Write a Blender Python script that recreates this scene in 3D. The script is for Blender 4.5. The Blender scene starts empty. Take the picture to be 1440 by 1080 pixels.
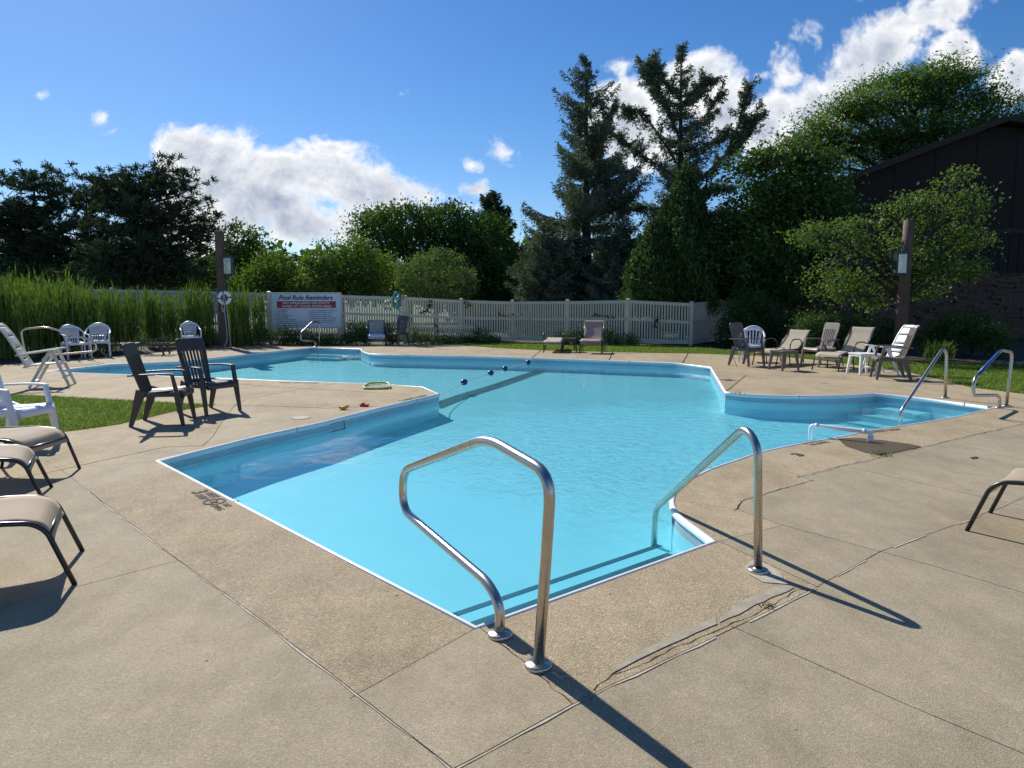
import bpy, bmesh, math, random
import numpy as np
from mathutils import Vector, Matrix, noise as mnoise
from mathutils.geometry import delaunay_2d_cdt

scene = bpy.context.scene
COL = scene.collection
R = math.radians
random.seed(7)

# ------------------------------------------------------------------ camera
CAM_H, PITCH = 1.53, math.atan(0.117)
cam = bpy.data.objects.new('camera', bpy.data.cameras.new('camera'))
COL.objects.link(cam)
cam.location = (0, 0, CAM_H)
cam.rotation_euler = (math.pi / 2 - PITCH, 0, 0)
cam.data.sensor_width = 36
cam.data.lens = 25
cam.data.clip_end = 3000
scene.camera = cam

def ray(px, py):
    x = (px - 720) / 1000; y = (540 - py) / 1000
    return (x, math.cos(PITCH) + y * math.sin(PITCH), -math.sin(PITCH) + y * math.cos(PITCH))
def g(px, py, z=0.0):                       # point of the plane z seen at a place of the photograph
    d = ray(px, py); t = (z - CAM_H) / d[2]
    return (d[0] * t, d[1] * t)
def at(px, py, Y):                          # point at the distance Y
    d = ray(px, py); t = Y / d[1]
    return Vector((d[0] * t, Y, CAM_H + d[2] * t))

# ------------------------------------------------------------------ light
SUN_AZ, SUN_EL = R(33.8), R(38.5)           # azimuth from +Y towards -X
sun_dir = Vector((-math.sin(SUN_AZ) * math.cos(SUN_EL), math.cos(SUN_AZ) * math.cos(SUN_EL), math.sin(SUN_EL)))
sun = bpy.data.objects.new('sun', bpy.data.lights.new('sun', 'SUN'))
COL.objects.link(sun)
sun.data.energy = 5.0
sun.data.angle = R(0.55)
sun.data.color = (1.0, 0.95, 0.86)
sun.rotation_euler = sun_dir.to_track_quat('Z', 'Y').to_euler()
sun.location = (0, 0, 30)

scene.view_settings.view_transform = 'Standard'
scene.view_settings.look = 'None'
scene.view_settings.exposure = 0.20
scene.view_settings.gamma = 1
scene.view_settings.use_curve_mapping = False

class NT:
    """small helper around a node tree"""
    def __init__(s, tree): s.t = tree; s.n = tree.nodes; s.l = tree.links
    def node(s, typ, **kw):
        nd = s.n.new(typ)
        for k, v in kw.items(): setattr(nd, k, v)
        return nd
    def put(s, sock, v):
        if isinstance(v, bpy.types.NodeSocket): s.l.new(v, sock)
        else: sock.default_value = v
    def math(s, op, a, b=0.0, c=None, clamp=False):
        nd = s.node('ShaderNodeMath', operation=op, use_clamp=clamp)
        s.put(nd.inputs[0], a); s.put(nd.inputs[1], b)
        if c is not None: s.put(nd.inputs[2], c)
        return nd.outputs[0]
    def noise(s, vec, scale, detail=3, rough=0.5, dist=0.0):
        nd = s.node('ShaderNodeTexNoise')
        if vec is not None: s.put(nd.inputs['Vector'], vec)
        nd.inputs['Scale'].default_value = scale; nd.inputs['Detail'].default_value = detail
        nd.inputs['Roughness'].default_value = rough; nd.inputs['Distortion'].default_value = dist
        return nd.outputs['Fac']
    def ramp(s, fac, stops):
        nd = s.node('ShaderNodeValToRGB'); s.put(nd.inputs[0], fac)
        el = nd.color_ramp.elements
        while len(el) < len(stops): el.new(0.5)
        for e, (p, c) in zip(el, stops):
            e.position = p; e.color = (*c, 1) if len(c) == 3 else c
        return nd.outputs[0]
    def mixc(s, fac, a, b, blend='MIX'):
        nd = s.node('ShaderNodeMix', data_type='RGBA', blend_type=blend)
        s.put(nd.inputs[0], fac)
        for i, v in ((6, a), (7, b)):
            if isinstance(v, tuple): v = (*v, 1) if len(v) == 3 else v
            s.put(nd.inputs[i], v)
        return nd.outputs[2]
    def smooth(s, v, lo, hi):
        nd = s.node('ShaderNodeMapRange', interpolation_type='SMOOTHSTEP')
        s.put(nd.inputs[0], v); s.put(nd.inputs[1], lo); s.put(nd.inputs[2], hi)
        return nd.outputs[0]
    def comb(s, x, y, z):
        nd = s.node('ShaderNodeCombineXYZ')
        for i, v in enumerate((x, y, z)): s.put(nd.inputs[i], v)
        return nd.outputs[0]
    def vmath(s, op, a, b):
        nd = s.node('ShaderNodeVectorMath', operation=op)
        s.put(nd.inputs[0], a); s.put(nd.inputs[1], b)
        return nd.outputs[0]

world = bpy.data.worlds.new('World')
scene.world = world
world.use_nodes = True
w = NT(world.node_tree)
w.n.clear()
sky = w.node('ShaderNodeTexSky', sky_type='NISHITA')
sky.sun_disc = False
sky.sun_elevation = SUN_EL
sky.sun_rotation = -SUN_AZ
sky.air_density = 1.0; sky.dust_density = 0.25; sky.ozone_density = 3.0; sky.altitude = 200
tc = w.node('ShaderNodeTexCoord')
sep = w.node('ShaderNodeSeparateXYZ'); w.l.new(tc.outputs['Generated'], sep.inputs[0])
dx, dy, dz = sep.outputs
ysafe = w.math('MAXIMUM', dy, 0.02)
u = w.math('DIVIDE', dx, ysafe); v = w.math('DIVIDE', dz, ysafe)
P = w.comb(u, v, 0.3)
warp = w.node('ShaderNodeTexNoise'); w.l.new(P, warp.inputs['Vector'])
warp.inputs['Scale'].default_value = 5.0; warp.inputs['Detail'].default_value = 4
wv = w.vmath('MULTIPLY', w.vmath('SUBTRACT', warp.outputs['Color'], (0.5, 0.5, 0.5)), (0.11, 0.08, 0.0))
PW = w.vmath('ADD', P, wv)
sp2 = w.node('ShaderNodeSeparateXYZ'); w.l.new(PW, sp2.inputs[0])
uu, vv = sp2.outputs[0], sp2.outputs[1]
def blob(px, py, rx, ry, k=1.0, tilt=0.0):
    d = ray(px, py); u0, v0 = d[0] / d[1], d[2] / d[1]
    a, b = rx / 1000, ry / 1000
    du = w.math('SUBTRACT', uu, u0); dv = w.math('SUBTRACT', vv, v0)
    if tilt:
        c_, s_ = math.cos(tilt), math.sin(tilt)
        du, dv = (w.math('ADD', w.math('MULTIPLY', du, c_), w.math('MULTIPLY', dv, s_)),
                  w.math('SUBTRACT', w.math('MULTIPLY', dv, c_), w.math('MULTIPLY', du, s_)))
    e = w.math('ADD', w.math('POWER', w.math('ABSOLUTE', w.math('DIVIDE', du, a)), 2.0),
               w.math('POWER', w.math('ABSOLUTE', w.math('DIVIDE', dv, b)), 2.0))
    return w.math('MULTIPLY', w.math('SUBTRACT', 1.0, w.math('SQRT', e)), k)
blobs = [blob(300, 222, 90, 48), blob(400, 250, 150, 55), blob(520, 270, 145, 42, 1, R(-10)), blob(440, 320, 150, 40), blob(340, 290, 170, 70),
         blob(660, 270, 30, 18, .6), blob(153, 163, 17, 13, .36), blob(163, 184, 14, 5, .2), blob(700, 213, 15, 12, .26), blob(658, 230, 15, 9, .34),
         blob(465, 207, 46, 12, .55), blob(75, 128, 12, 7, .16), blob(565, 130, 10, 7, .16),
         blob(900, 165, 75, 85), blob(965, 110, 62, 50), blob(880, 88, 34, 26, .5), blob(1010, 150, 40, 60),
         blob(1065, 190, 65, 60, 1, R(30)), blob(1140, 150, 70, 42, 1, R(38)), blob(1230, 75, 110, 42, 1, R(42)),
         blob(1290, 30, 110, 45, 1, R(20)), blob(1340, 70, 60, 40), blob(1200, -20, 60, 30, .8),
         blob(1420, 105, 44, 34), blob(1090, 105, 26, 30, .55), blob(1130, 50, 16, 12, .18), blob(1060, 110, 24, 8, .4),
         blob(250, 330, 120, 18, .6), blob(-260, 210, 160, 60), blob(1900, 150, 220, 70), blob(820, -500, 200, 90, .8)]
B = blobs[0]
for b_ in blobs[1:]: B = w.math('MAXIMUM', B, b_)
n_big = w.noise(PW, 9.0, 9, 0.66)
n_fine = w.noise(PW, 30.0, 6, 0.6)
nn = w.math('ADD', w.math('MULTIPLY', w.math('SUBTRACT', n_big, 0.5), 2.3), w.math('MULTIPLY', w.math('SUBTRACT', n_fine, 0.5), 0.9))
front = w.math('ADD', w.math('MINIMUM', B, 0.85), nn)
front = w.math('ADD', front, w.math('MULTIPLY', w.math('LESS_THAN', B, -0.35), -2.0))
front = w.math('ADD', front, w.math('MULTIPLY', w.math('LESS_THAN', dy, 0.05), -5.0))
# the rest of the sky carries the same broken fair-weather clouds
zsafe = w.math('ADD', w.math('MAXIMUM', dz, 0.0), 0.12)
Q = w.comb(w.math('DIVIDE', dx, zsafe), w.math('DIVIDE', dy, zsafe), 0.7)
n_rest = w.noise(Q, 0.55, 8, 0.6)
rest = w.math('ADD', w.math('MULTIPLY', w.math('SUBTRACT', n_rest, 0.56), 5.0), w.math('MULTIPLY', w.smooth(dy, -0.3, 0.15), -3.0))
dens_raw = w.math('MAXIMUM', front, rest)
dens = w.smooth(dens_raw, 0.04, 0.56)
# billow relief: compare with the cloud a little nearer to the sun
n_off = w.noise(w.vmath('ADD', PW, (-0.010, 0.022, 0.0)), 9.0, 9, 0.66)
relief = w.math('MULTIPLY', w.math('SUBTRACT', n_big, n_off), 2.6)
thick = w.smooth(dens_raw, 0.25, 1.0)
base_n = w.noise(P, 7.0, 5, 0.55)
shade = w.math('ADD', w.math('SUBTRACT', w.math('MULTIPLY', thick, 0.62), relief), w.math('MULTIPLY', w.math('SUBTRACT', base_n, 0.5), 0.9), clamp=True)
cloudc = w.mixc(shade, (0.97, 0.98, 1.0), (0.30, 0.37, 0.52))
hsv = w.node('ShaderNodeHueSaturation')
hsv.inputs['Saturation'].default_value = 1.28; hsv.inputs['Value'].default_value = 1.0
w.l.new(sky.outputs[0], hsv.inputs['Color'])
bg_sky = w.node('ShaderNodeBackground'); w.l.new(w.mixc(1.0, hsv.outputs[0], (0.76, 0.85, 1.0), 'MULTIPLY'), bg_sky.inputs['Color']); bg_sky.inputs['Strength'].default_value = 0.096
bg_cl = w.node('ShaderNodeBackground'); w.l.new(cloudc, bg_cl.inputs['Color']); bg_cl.inputs['Strength'].default_value = 0.90
mx = w.node('ShaderNodeMixShader'); w.l.new(dens, mx.inputs[0]); w.l.new(bg_sky.outputs[0], mx.inputs[1]); w.l.new(bg_cl.outputs[0], mx.inputs[2])
wo = w.node('ShaderNodeOutputWorld'); w.l.new(mx.outputs[0], wo.inputs[0])
world.cycles.sampling_method = 'MANUAL'; world.cycles.sample_map_resolution = 512

# ------------------------------------------------------------------ materials
def newmat(name):
    m = bpy.data.materials.new(name); m.use_nodes = True
    k = NT(m.node_tree); k.n.clear()
    out = k.node('ShaderNodeOutputMaterial')
    return m, k, out
def pbr(name, col, rough=0.5, metal=0.0, var=0.12, scale=8.0, bump=0.0, bscale=60.0, spec=0.5, dirt=None):
    m, k, out = newmat(name)
    geo = k.node('ShaderNodeNewGeometry')
    tcn = k.node('ShaderNodeTexCoord')
    vec = tcn.outputs['Object']
    n = k.noise(vec, scale, 4, 0.6)
    lo = tuple(c * (1 - var) for c in col); hi = tuple(min(1, c * (1 + var)) for c in col)
    c = k.ramp(n, [(0.3, lo), (0.7, hi)])
    if dirt:
        dn = k.smooth(k.noise(vec, scale * .6, 6, 0.7), 0.52, 0.75)
        c = k.mixc(dn, c, dirt)
    b = k.node('ShaderNodeBsdfPrincipled')
    k.l.new(c, b.inputs['Base Color'])
    b.inputs['Metallic'].default_value = metal
    b.inputs['Specular IOR Level'].default_value = spec
    rr = k.node('ShaderNodeMapRange'); k.put(rr.inputs[0], k.noise(vec, scale * 3, 3, 0.6)); rr.inputs[3].default_value = rough * .8; rr.inputs[4].default_value = min(1, rough * 1.25)
    k.l.new(rr.outputs[0], b.inputs['Roughness'])
    if bump:
        bp = k.node('ShaderNodeBump'); bp.inputs['Strength'].default_value = bump; bp.inputs['Distance'].default_value = 0.01
        k.put(bp.inputs['Height'], k.noise(vec, bscale, 4, 0.6)); k.l.new(bp.outputs[0], b.inputs['Normal'])
    k.l.new(b.outputs[0], out.inputs[0])
    return m

def concrete(name, cdark, cmid, clight, grain, stain=(0.2, 0.16, 0.11), stain_amt=0.35, coarse=0.5):
    m, k, out = newmat(name)
    geo = k.node('ShaderNodeNewGeometry'); p = geo.outputs['Position']
    vo = k.node('ShaderNodeTexVoronoi'); k.l.new(p, vo.inputs['Vector']); vo.inputs['Scale'].default_value = grain
    sepc = k.node('ShaderNodeSeparateColor'); k.l.new(vo.outputs['Color'], sepc.inputs[0])
    f = sepc.outputs[0]
    gcol = k.ramp(f, [(0.0, cdark), (0.3, cmid), (0.72, cmid), (1.0, clight)])
    fine = k.noise(p, grain * 2.2, 2, 0.7)
    gcol = k.mixc(0.5, gcol, k.ramp(fine, [(0.3, tuple(c * .62 for c in cmid)), (0.68, tuple(min(1, c * 1.38) for c in cmid))]))
    big = k.noise(p, 0.8, 6, 0.65)
    mid = k.noise(p, 5.0, 5, 0.65)
    gcol = k.mixc(1.0, gcol, k.ramp(big, [(0.28, (0.80, 0.79, 0.77)), (0.5, (1, 1, 1)), (0.74, (1.12, 1.11, 1.09))]), 'MULTIPLY')
    gcol = k.mixc(1.0, gcol, k.ramp(mid, [(0.3, (0.90, 0.90, 0.89)), (0.7, (1.06, 1.06, 1.06))]), 'MULTIPLY')
    oi = k.node('ShaderNodeObjectInfo')
    gcol = k.mixc(1.0, gcol, k.ramp(oi.outputs['Random'], [(0.0, (0.93, 0.925, 0.915)), (1.0, (1.05, 1.045, 1.03))]), 'MULTIPLY')
    streak = k.node('ShaderNodeMapping'); k.l.new(p, streak.inputs[0]); streak.inputs['Scale'].default_value = (2.4, .7, 1); streak.inputs['Rotation'].default_value = (0, 0, .7)
    gcol = k.mixc(1.0, gcol, k.ramp(k.noise(streak.outputs[0], 1.1, 8, .72), [(0.36, (0.84, 0.83, 0.80)), (0.55, (1, 1, 1))]), 'MULTIPLY')
    spot = k.node('ShaderNodeTexVoronoi'); k.l.new(p, spot.inputs['Vector']); spot.inputs['Scale'].default_value = 2.6
    gcol = k.mixc(k.math('MULTIPLY', k.math('LESS_THAN', spot.outputs['Distance'], 0.022), .75), gcol, (0.05, 0.04, 0.03))
    st = k.math('MULTIPLY', k.smooth(k.noise(p, 1.7, 7, 0.7), 0.56, 0.74), stain_amt)
    gcol = k.mixc(st, gcol, stain)
    b = k.node('ShaderNodeBsdfPrincipled'); k.l.new(gcol, b.inputs['Base Color'])
    b.inputs['Roughness'].default_value = 0.85; b.inputs['Specular IOR Level'].default_value = 0.3
    bp = k.node('ShaderNodeBump'); bp.inputs['Strength'].default_value = coarse; bp.inputs['Distance'].default_value = 0.004
    hh = k.math('ADD', vo.outputs['Distance'], k.math('MULTIPLY', fine, 0.6))
    k.put(bp.inputs['Height'], hh); k.l.new(bp.outputs[0], b.inputs['Normal'])
    k.l.new(b.outputs[0], out.inputs[0])
    return m

def leafmat(name, col, col2, trans=0.4, gloss=0.07, nscale=0.5, rough=0.6):
    m, k, out = newmat(name)
    geo = k.node('ShaderNodeNewGeometry'); p = geo.outputs['Position']
    n1 = k.noise(p, nscale, 3, 0.6); n2 = k.noise(p, 9.0, 2, 0.6)
    f = k.math('ADD', k.math('MULTIPLY', n1, 0.5), k.math('MULTIPLY', n2, 0.5))
    c = k.ramp(f, [(0.36, col), (0.64, col2)])
    d = k.node('ShaderNodeBsdfDiffuse'); k.l.new(c, d.inputs[0])
    t = k.node('ShaderNodeBsdfTranslucent')
    k.l.new(k.mixc(1.0, c, (1.35, 1.5, 0.55), 'MULTIPLY'), t.inputs[0])
    a = k.node('ShaderNodeMixShader'); a.inputs[0].default_value = trans
    k.l.new(d.outputs[0], a.inputs[1]); k.l.new(t.outputs[0], a.inputs[2])
    gl = k.node('ShaderNodeBsdfGlossy'); gl.inputs['Roughness'].default_value = rough; gl.inputs['Color'].default_value = (.9, .9, .9, 1)
    b = k.node('ShaderNodeMixShader'); b.inputs[0].default_value = gloss
    k.l.new(a.outputs[0], b.inputs[1]); k.l.new(gl.outputs[0], b.inputs[2])
    k.l.new(b.outputs[0], out.inputs[0])
    return m

M = {}
M['coping'] = concrete('exposed_aggregate', (0.15, 0.11, 0.068), (0.405, 0.322, 0.208), (0.72, 0.62, 0.46), 130, coarse=0.8)
M['deck'] = concrete('broom_concrete', (0.20, 0.165, 0.11), (0.365, 0.305, 0.208), (0.56, 0.49, 0.37), 170, stain=(.24, .21, .17), coarse=0.45)
M['joint'] = pbr('joint_dirt', (0.045, 0.036, 0.028), 0.95, var=.4, scale=30)
M['caulk'] = pbr('joint_caulk', (0.45, 0.41, 0.33), 0.8, var=.25, scale=25, dirt=(.28, .24, .18))
M['mortar'] = pbr('mortar_patch', (0.34, 0.295, 0.22), 0.9, var=.2, scale=12, bump=.3)
M['white_grout'] = pbr('grout_patch', (0.43, 0.38, 0.30), 0.9, var=.2, scale=14, bump=.3)
M['wet'] = pbr('wet_concrete', (0.135, 0.095, 0.05), 0.35, var=.3, scale=40, bump=.3, bscale=150)
M['ink'] = pbr('faded_stencil_ink', (0.06, 0.055, 0.055), 0.9, var=.3, scale=30, dirt=(.24, .19, .13))
M['steel'] = pbr('stainless_steel', (0.52, 0.48, 0.43), 0.27, 1.0, var=.08, scale=14, bump=.03, bscale=40, dirt=(.45, .40, .33))
M['blue_sleeve'] = pbr('blue_rail_sleeve', (0.03, 0.08, 0.30), 0.35)
M['pool_white'] = pbr('white_coping_lip', (0.80, 0.81, 0.80), 0.35, var=.04, scale=3, dirt=(.66, .68, .66))
M['pool_wall'] = pbr('pale_blue_wall', (0.60, 0.82, 0.88), 0.4, var=.06, scale=3)
M['wall_gap'] = pbr('wall_groove', (0.10, 0.20, 0.27), 0.6)
M['pool_floor'] = pbr('pale_blue_floor', (0.405, 0.66, 0.715), 0.6, var=.035, scale=1.2)
M['stripe'] = pbr('dark_pool_tile', (0.018, 0.03, 0.035), 0.5, var=.6, scale=60)
M['soil'] = pbr('soil', (0.05, 0.037, 0.025), 0.95, var=.4, scale=20, bump=.5)
M['turf'] = pbr('turf', (0.085, 0.125, 0.025), 0.95, var=.4, scale=3, bump=.6, bscale=80)
M['grass'] = leafmat('grass_blades', (0.10, 0.16, 0.022), (0.20, 0.27, 0.045), .45, .03, 2.0)
M['clover'] = leafmat('clover_flowers', (0.5, 0.5, 0.4), (0.6, 0.6, 0.5), .2, .02)
M['brown_resin'] = pbr('dark_brown_resin', (0.055, 0.043, 0.038), 0.42, var=.12, scale=6)
M['taupe_resin'] = pbr('taupe_resin', (0.125, 0.098, 0.085), 0.45, var=.12, scale=6)
M['taupe_light'] = pbr('light_taupe_resin', (0.26, 0.205, 0.185), 0.45, var=.1, scale=6)
M['white_resin'] = pbr('white_resin', (0.72, 0.73, 0.78), 0.35, var=.04, scale=5)
M['cream_resin'] = pbr('cream_resin', (0.62, 0.60, 0.54), 0.4, var=.05, scale=5)
M['bright_white'] = pbr('bright_white_resin', (0.82, 0.83, 0.82), 0.35, var=.03, scale=5)
M['black_metal'] = pbr('black_powder_coat', (0.022, 0.024, 0.028), 0.32, var=.2, scale=10)
M['pvc'] = pbr('white_pvc', (0.78, 0.80, 0.82), 0.3, var=.03, scale=5)
M['timber'] = pbr('brown_post_timber', (0.115, 0.070, 0.055), 0.8, var=.25, scale=5, bump=.4, bscale=25)
M['fence'] = pbr('tan_vinyl', (0.58, 0.53, 0.42), 0.5, var=.05, scale=2, dirt=(.40, .37, .30))
M['lantern'] = pbr('lantern_metal', (0.035, 0.05, 0.075), 0.4, var=.2, scale=20)
M['sign_white'] = pbr('sign_white', (0.66, 0.68, 0.74), 0.5, var=.03, scale=3)
M['sign_red'] = pbr('sign_red', (0.36, 0.035, 0.055), 0.5, var=.05)
M['sign_ink'] = pbr('sign_ink', (0.02, 0.025, 0.06), 0.5)
M['sign_text_white'] = pbr('sign_lettering_white', (0.75, 0.76, 0.80), 0.5)
M['navy'] = pbr('navy_plastic', (0.012, 0.03, 0.17), 0.3)
M['rope'] = pbr('white_rope', (0.62, 0.60, 0.55), 0.8, var=.2, scale=60)
M['hose'] = pbr('turquoise_hose', (0.05, 0.30, 0.36), 0.4, var=.2)
M['lime'] = pbr('lime_plastic', (0.42, 0.55, 0.05), 0.4)
M['mesh_grey'] = pbr('net_mesh', (0.22, 0.23, 0.22), 0.8)
M['yellow'] = pbr('yellow_toy', (0.75, 0.38, 0.02), 0.4)
M['red'] = pbr('red_toy', (0.60, 0.05, 0.03), 0.4)
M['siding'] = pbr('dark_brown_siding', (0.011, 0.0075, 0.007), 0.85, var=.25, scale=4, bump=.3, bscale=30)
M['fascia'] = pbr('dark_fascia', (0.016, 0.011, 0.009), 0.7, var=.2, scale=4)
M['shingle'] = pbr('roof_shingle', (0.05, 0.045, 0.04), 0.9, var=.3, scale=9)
M['ledgestone'] = pbr('ledge_stone', (0.085, 0.055, 0.040), 0.85, var=.5, scale=4, bump=.5, bscale=40, dirt=(.15, .105, .07))
M['bark'] = pbr('bark', (0.050, 0.040, 0.032), 0.95, var=.35, scale=10, bump=.7, bscale=30)
M['dry_leaf'] = pbr('dry_leaf', (0.13, 0.065, 0.03), 0.8, var=.4)
M['glass_bulb'] = pbr('bulb_glass', (0.75, 0.74, 0.68), 0.2)

def glassmat():
    m, k, out = newmat('lantern_glass')
    t = k.node('ShaderNodeBsdfTransparent'); t.inputs[0].default_value = (.8, .86, .9, 1)
    gl = k.node('ShaderNodeBsdfGlossy'); gl.inputs['Roughness'].default_value = .05
    mx = k.node('ShaderNodeMixShader'); mx.inputs[0].default_value = .18
    k.l.new(t.outputs[0], mx.inputs[1]); k.l.new(gl.outputs[0], mx.inputs[2]); k.l.new(mx.outputs[0], out.inputs[0])
    return m
M['glass'] = glassmat()

def slingmat(name, col, col2):
    m, k, out = newmat(name)
    tcn = k.node('ShaderNodeTexCoord'); vec = tcn.outputs['Object']
    wv_ = k.node('ShaderNodeTexWave'); k.l.new(vec, wv_.inputs['Vector']); wv_.bands_direction = 'Y'; wv_.inputs['Scale'].default_value = 90
    c = k.mixc(k.math('MULTIPLY', wv_.outputs['Fac'], .35), col, col2)
    c = k.mixc(1.0, c, k.ramp(k.noise(vec, 3.0, 5, .65), [(0.3, (.88, .87, .85)), (0.7, (1.05, 1.05, 1.05))]), 'MULTIPLY')
    d = k.node('ShaderNodeBsdfPrincipled'); k.l.new(c, d.inputs['Base Color']); d.inputs['Roughness'].default_value = .75
    t = k.node('ShaderNodeBsdfTranslucent'); k.l.new(c, t.inputs[0])
    a = k.node('ShaderNodeMixShader'); a.inputs[0].default_value = .42
    k.l.new(d.outputs[0], a.inputs[1]); k.l.new(t.outputs[0], a.inputs[2]); k.l.new(a.outputs[0], out.inputs[0])
    return m
M['sling'] = slingmat('beige_sling', (0.62, 0.52, 0.39), (0.50, 0.40, 0.30))
M['sling_cream'] = slingmat('cream_sling', (0.74, 0.67, 0.52), (0.66, 0.58, 0.44))
M['sling_pink'] = slingmat('faded_rose_sling', (0.64, 0.49, 0.43), (0.54, 0.40, 0.35))
M['sling_grey'] = slingmat('grey_sling', (0.50, 0.50, 0.53), (0.42, 0.42, 0.45))

def watermat():
    m, k, out = newmat('pool_water')
    geo = k.node('ShaderNodeNewGeometry'); p = geo.outputs['Position']
    sp = k.node('ShaderNodeSeparateXYZ'); k.l.new(p, sp.inputs[0])
    # gentle swell everywhere, stronger ripples spreading from the return pipe
    dxx = k.math('SUBTRACT', sp.outputs[0], 2.6); dyy = k.math('SUBTRACT', sp.outputs[1], 8.3)
    dist = k.math('SQRT', k.math('ADD', k.math('MULTIPLY', dxx, dxx), k.math('MULTIPLY', dyy, dyy)))
    near = k.smooth(k.math('ADD', dist, k.math('MULTIPLY', k.noise(p, .7, 3, .6), 2.0)), 5.2, 2.2)
    mp = k.node('ShaderNodeMapping'); k.l.new(p, mp.inputs[0]); mp.inputs['Scale'].default_value = (1, .75, 1); mp.inputs['Rotation'].default_value = (0, 0, .5)
    rip = k.noise(mp.outputs[0], 7.5, 3, .55, 1.2)
    swell = k.noise(p, 1.6, 2, .5, .4)
    micro = k.noise(p, 22, 2, .5)
    h = k.math('ADD', k.math('MULTIPLY', k.math('MULTIPLY', rip, k.math('ADD', k.math('MULTIPLY', near, .97), .03)), 0.075), k.math('MULTIPLY', swell, 0.010))
    h = k.math('ADD', h, k.math('MULTIPLY', k.math('MULTIPLY', micro, near), 0.0012))
    bp = k.node('ShaderNodeBump'); bp.inputs['Strength'].default_value = 1.0; bp.inputs['Distance'].default_value = 1.0
    k.put(bp.inputs['Height'], h)
    dt = k.node('ShaderNodeVectorMath', operation='DOT_PRODUCT'); k.l.new(geo.outputs['Incoming'], dt.inputs[0]); k.l.new(bp.outputs[0], dt.inputs[1])
    fres = k.math('ADD', k.math('MULTIPLY', k.math('POWER', k.math('SUBTRACT', 1.0, k.math('ABSOLUTE', dt.outputs['Value']), clamp=True), 5.0), 0.72), 0.02)
    t = k.node('ShaderNodeBsdfTransparent'); t.inputs[0].default_value = (0.66, 0.95, 0.98, 1)
    gl = k.node('ShaderNodeBsdfGlossy'); gl.inputs['Roughness'].default_value = .02; k.l.new(bp.outputs[0], gl.inputs['Normal'])
    mx = k.node('ShaderNodeMixShader'); k.l.new(k.math('MINIMUM', fres, .50), mx.inputs[0])
    # light scattered inside the treated water
    sc = k.node('ShaderNodeBsdfDiffuse'); sc.inputs[0].default_value = (0.07, 0.52, 0.74, 1); k.l.new(bp.outputs[0], sc.inputs['Normal'])
    body = k.node('ShaderNodeMixShader'); body.inputs[0].default_value = 0.14
    k.l.new(t.outputs[0], body.inputs[1]); k.l.new(sc.outputs[0], body.inputs[2])
    k.l.new(body.outputs[0], mx.inputs[1]); k.l.new(gl.outputs[0], mx.inputs[2]); k.l.new(mx.outputs[0], out.inputs[0])
    return m
M['water'] = watermat()

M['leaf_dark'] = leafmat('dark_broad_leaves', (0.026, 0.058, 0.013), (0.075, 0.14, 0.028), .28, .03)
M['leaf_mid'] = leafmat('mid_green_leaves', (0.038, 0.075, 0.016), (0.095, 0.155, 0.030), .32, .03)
M['leaf_light'] = leafmat('light_green_leaves', (0.060, 0.11, 0.020), (0.145, 0.21, 0.038), .36, .03)
M['leaf_locust'] = leafmat('locust_leaves', (0.058, 0.108, 0.032), (0.135, 0.20, 0.062), .42, .03)
M['leaf_crab'] = leafmat('crabapple_leaves', (0.065, 0.115, 0.026), (0.15, 0.215, 0.055), .36, .03)
M['leaf_shrub'] = leafmat('round_shrub_leaves', (0.06, 0.105, 0.025), (0.14, 0.20, 0.055), .3, .04)
M['pine'] = leafmat('pine_needles', (0.022, 0.038, 0.018), (0.055, 0.080, 0.034), .2, .03)
M['spruce'] = leafmat('spruce_needles', (0.048, 0.070, 0.046), (0.135, 0.165, 0.112), .22, .04)
M['cedar'] = leafmat('cedar_sprays', (0.020, 0.048, 0.010), (0.065, 0.12, 0.018), .25, .04)
M['reed'] = leafmat('reed_blades', (0.065, 0.115, 0.022), (0.15, 0.22, 0.045), .30, .03, 1.2)
M['vine'] = leafmat('vine_leaves', (0.02, 0.035, 0.01), (0.04, 0.07, 0.02), .2, .03)

# ------------------------------------------------------------------ object helpers
def tag(o, label=None, cat=None, group=None, kind=None):
    if label: o['label'] = label
    if cat: o['category'] = cat
    if group: o['group'] = group
    if kind: o['kind'] = kind
    return o
def empty(name, loc, rz=0.0, label=None, cat=None, group=None, scale=1.0):
    o = bpy.data.objects.new(name, None); COL.objects.link(o)
    o.location = loc; o.rotation_euler = (0, 0, rz); o.scale = (scale,) * 3
    o.empty_display_size = .2
    return tag(o, label, cat, group)
def link(name, me, m, parent=None, bevel=0.0):
    o = bpy.data.objects.new(name, me); COL.objects.link(o)
    if m is not None and not me.materials: me.materials.append(M[m] if isinstance(m, str) else m)
    if parent is not None: o.parent = parent
    if bevel:
        b = o.modifiers.new('bevel', 'BEVEL'); b.width = bevel; b.segments = 2; b.limit_method = 'ANGLE'
    return o
def copy_tree(o, parent=None):
    c = o.copy(); COL.objects.link(c)
    if parent is not None: c.parent = parent
    for ch in o.children: copy_tree(ch, c)
    return c
def relabel(o, label, group=None):
    o['label'] = label
    if group: o['group'] = group
    return o
def setmat(root, frm, to):                  # a copy in another material: its own meshes
    for ch in root.children_recursive:
        if ch.type == 'MESH' and ch.data.materials and ch.data.materials[0] == M[frm]:
            ch.data = ch.data.copy(); ch.data.materials[0] = M[to]

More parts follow.
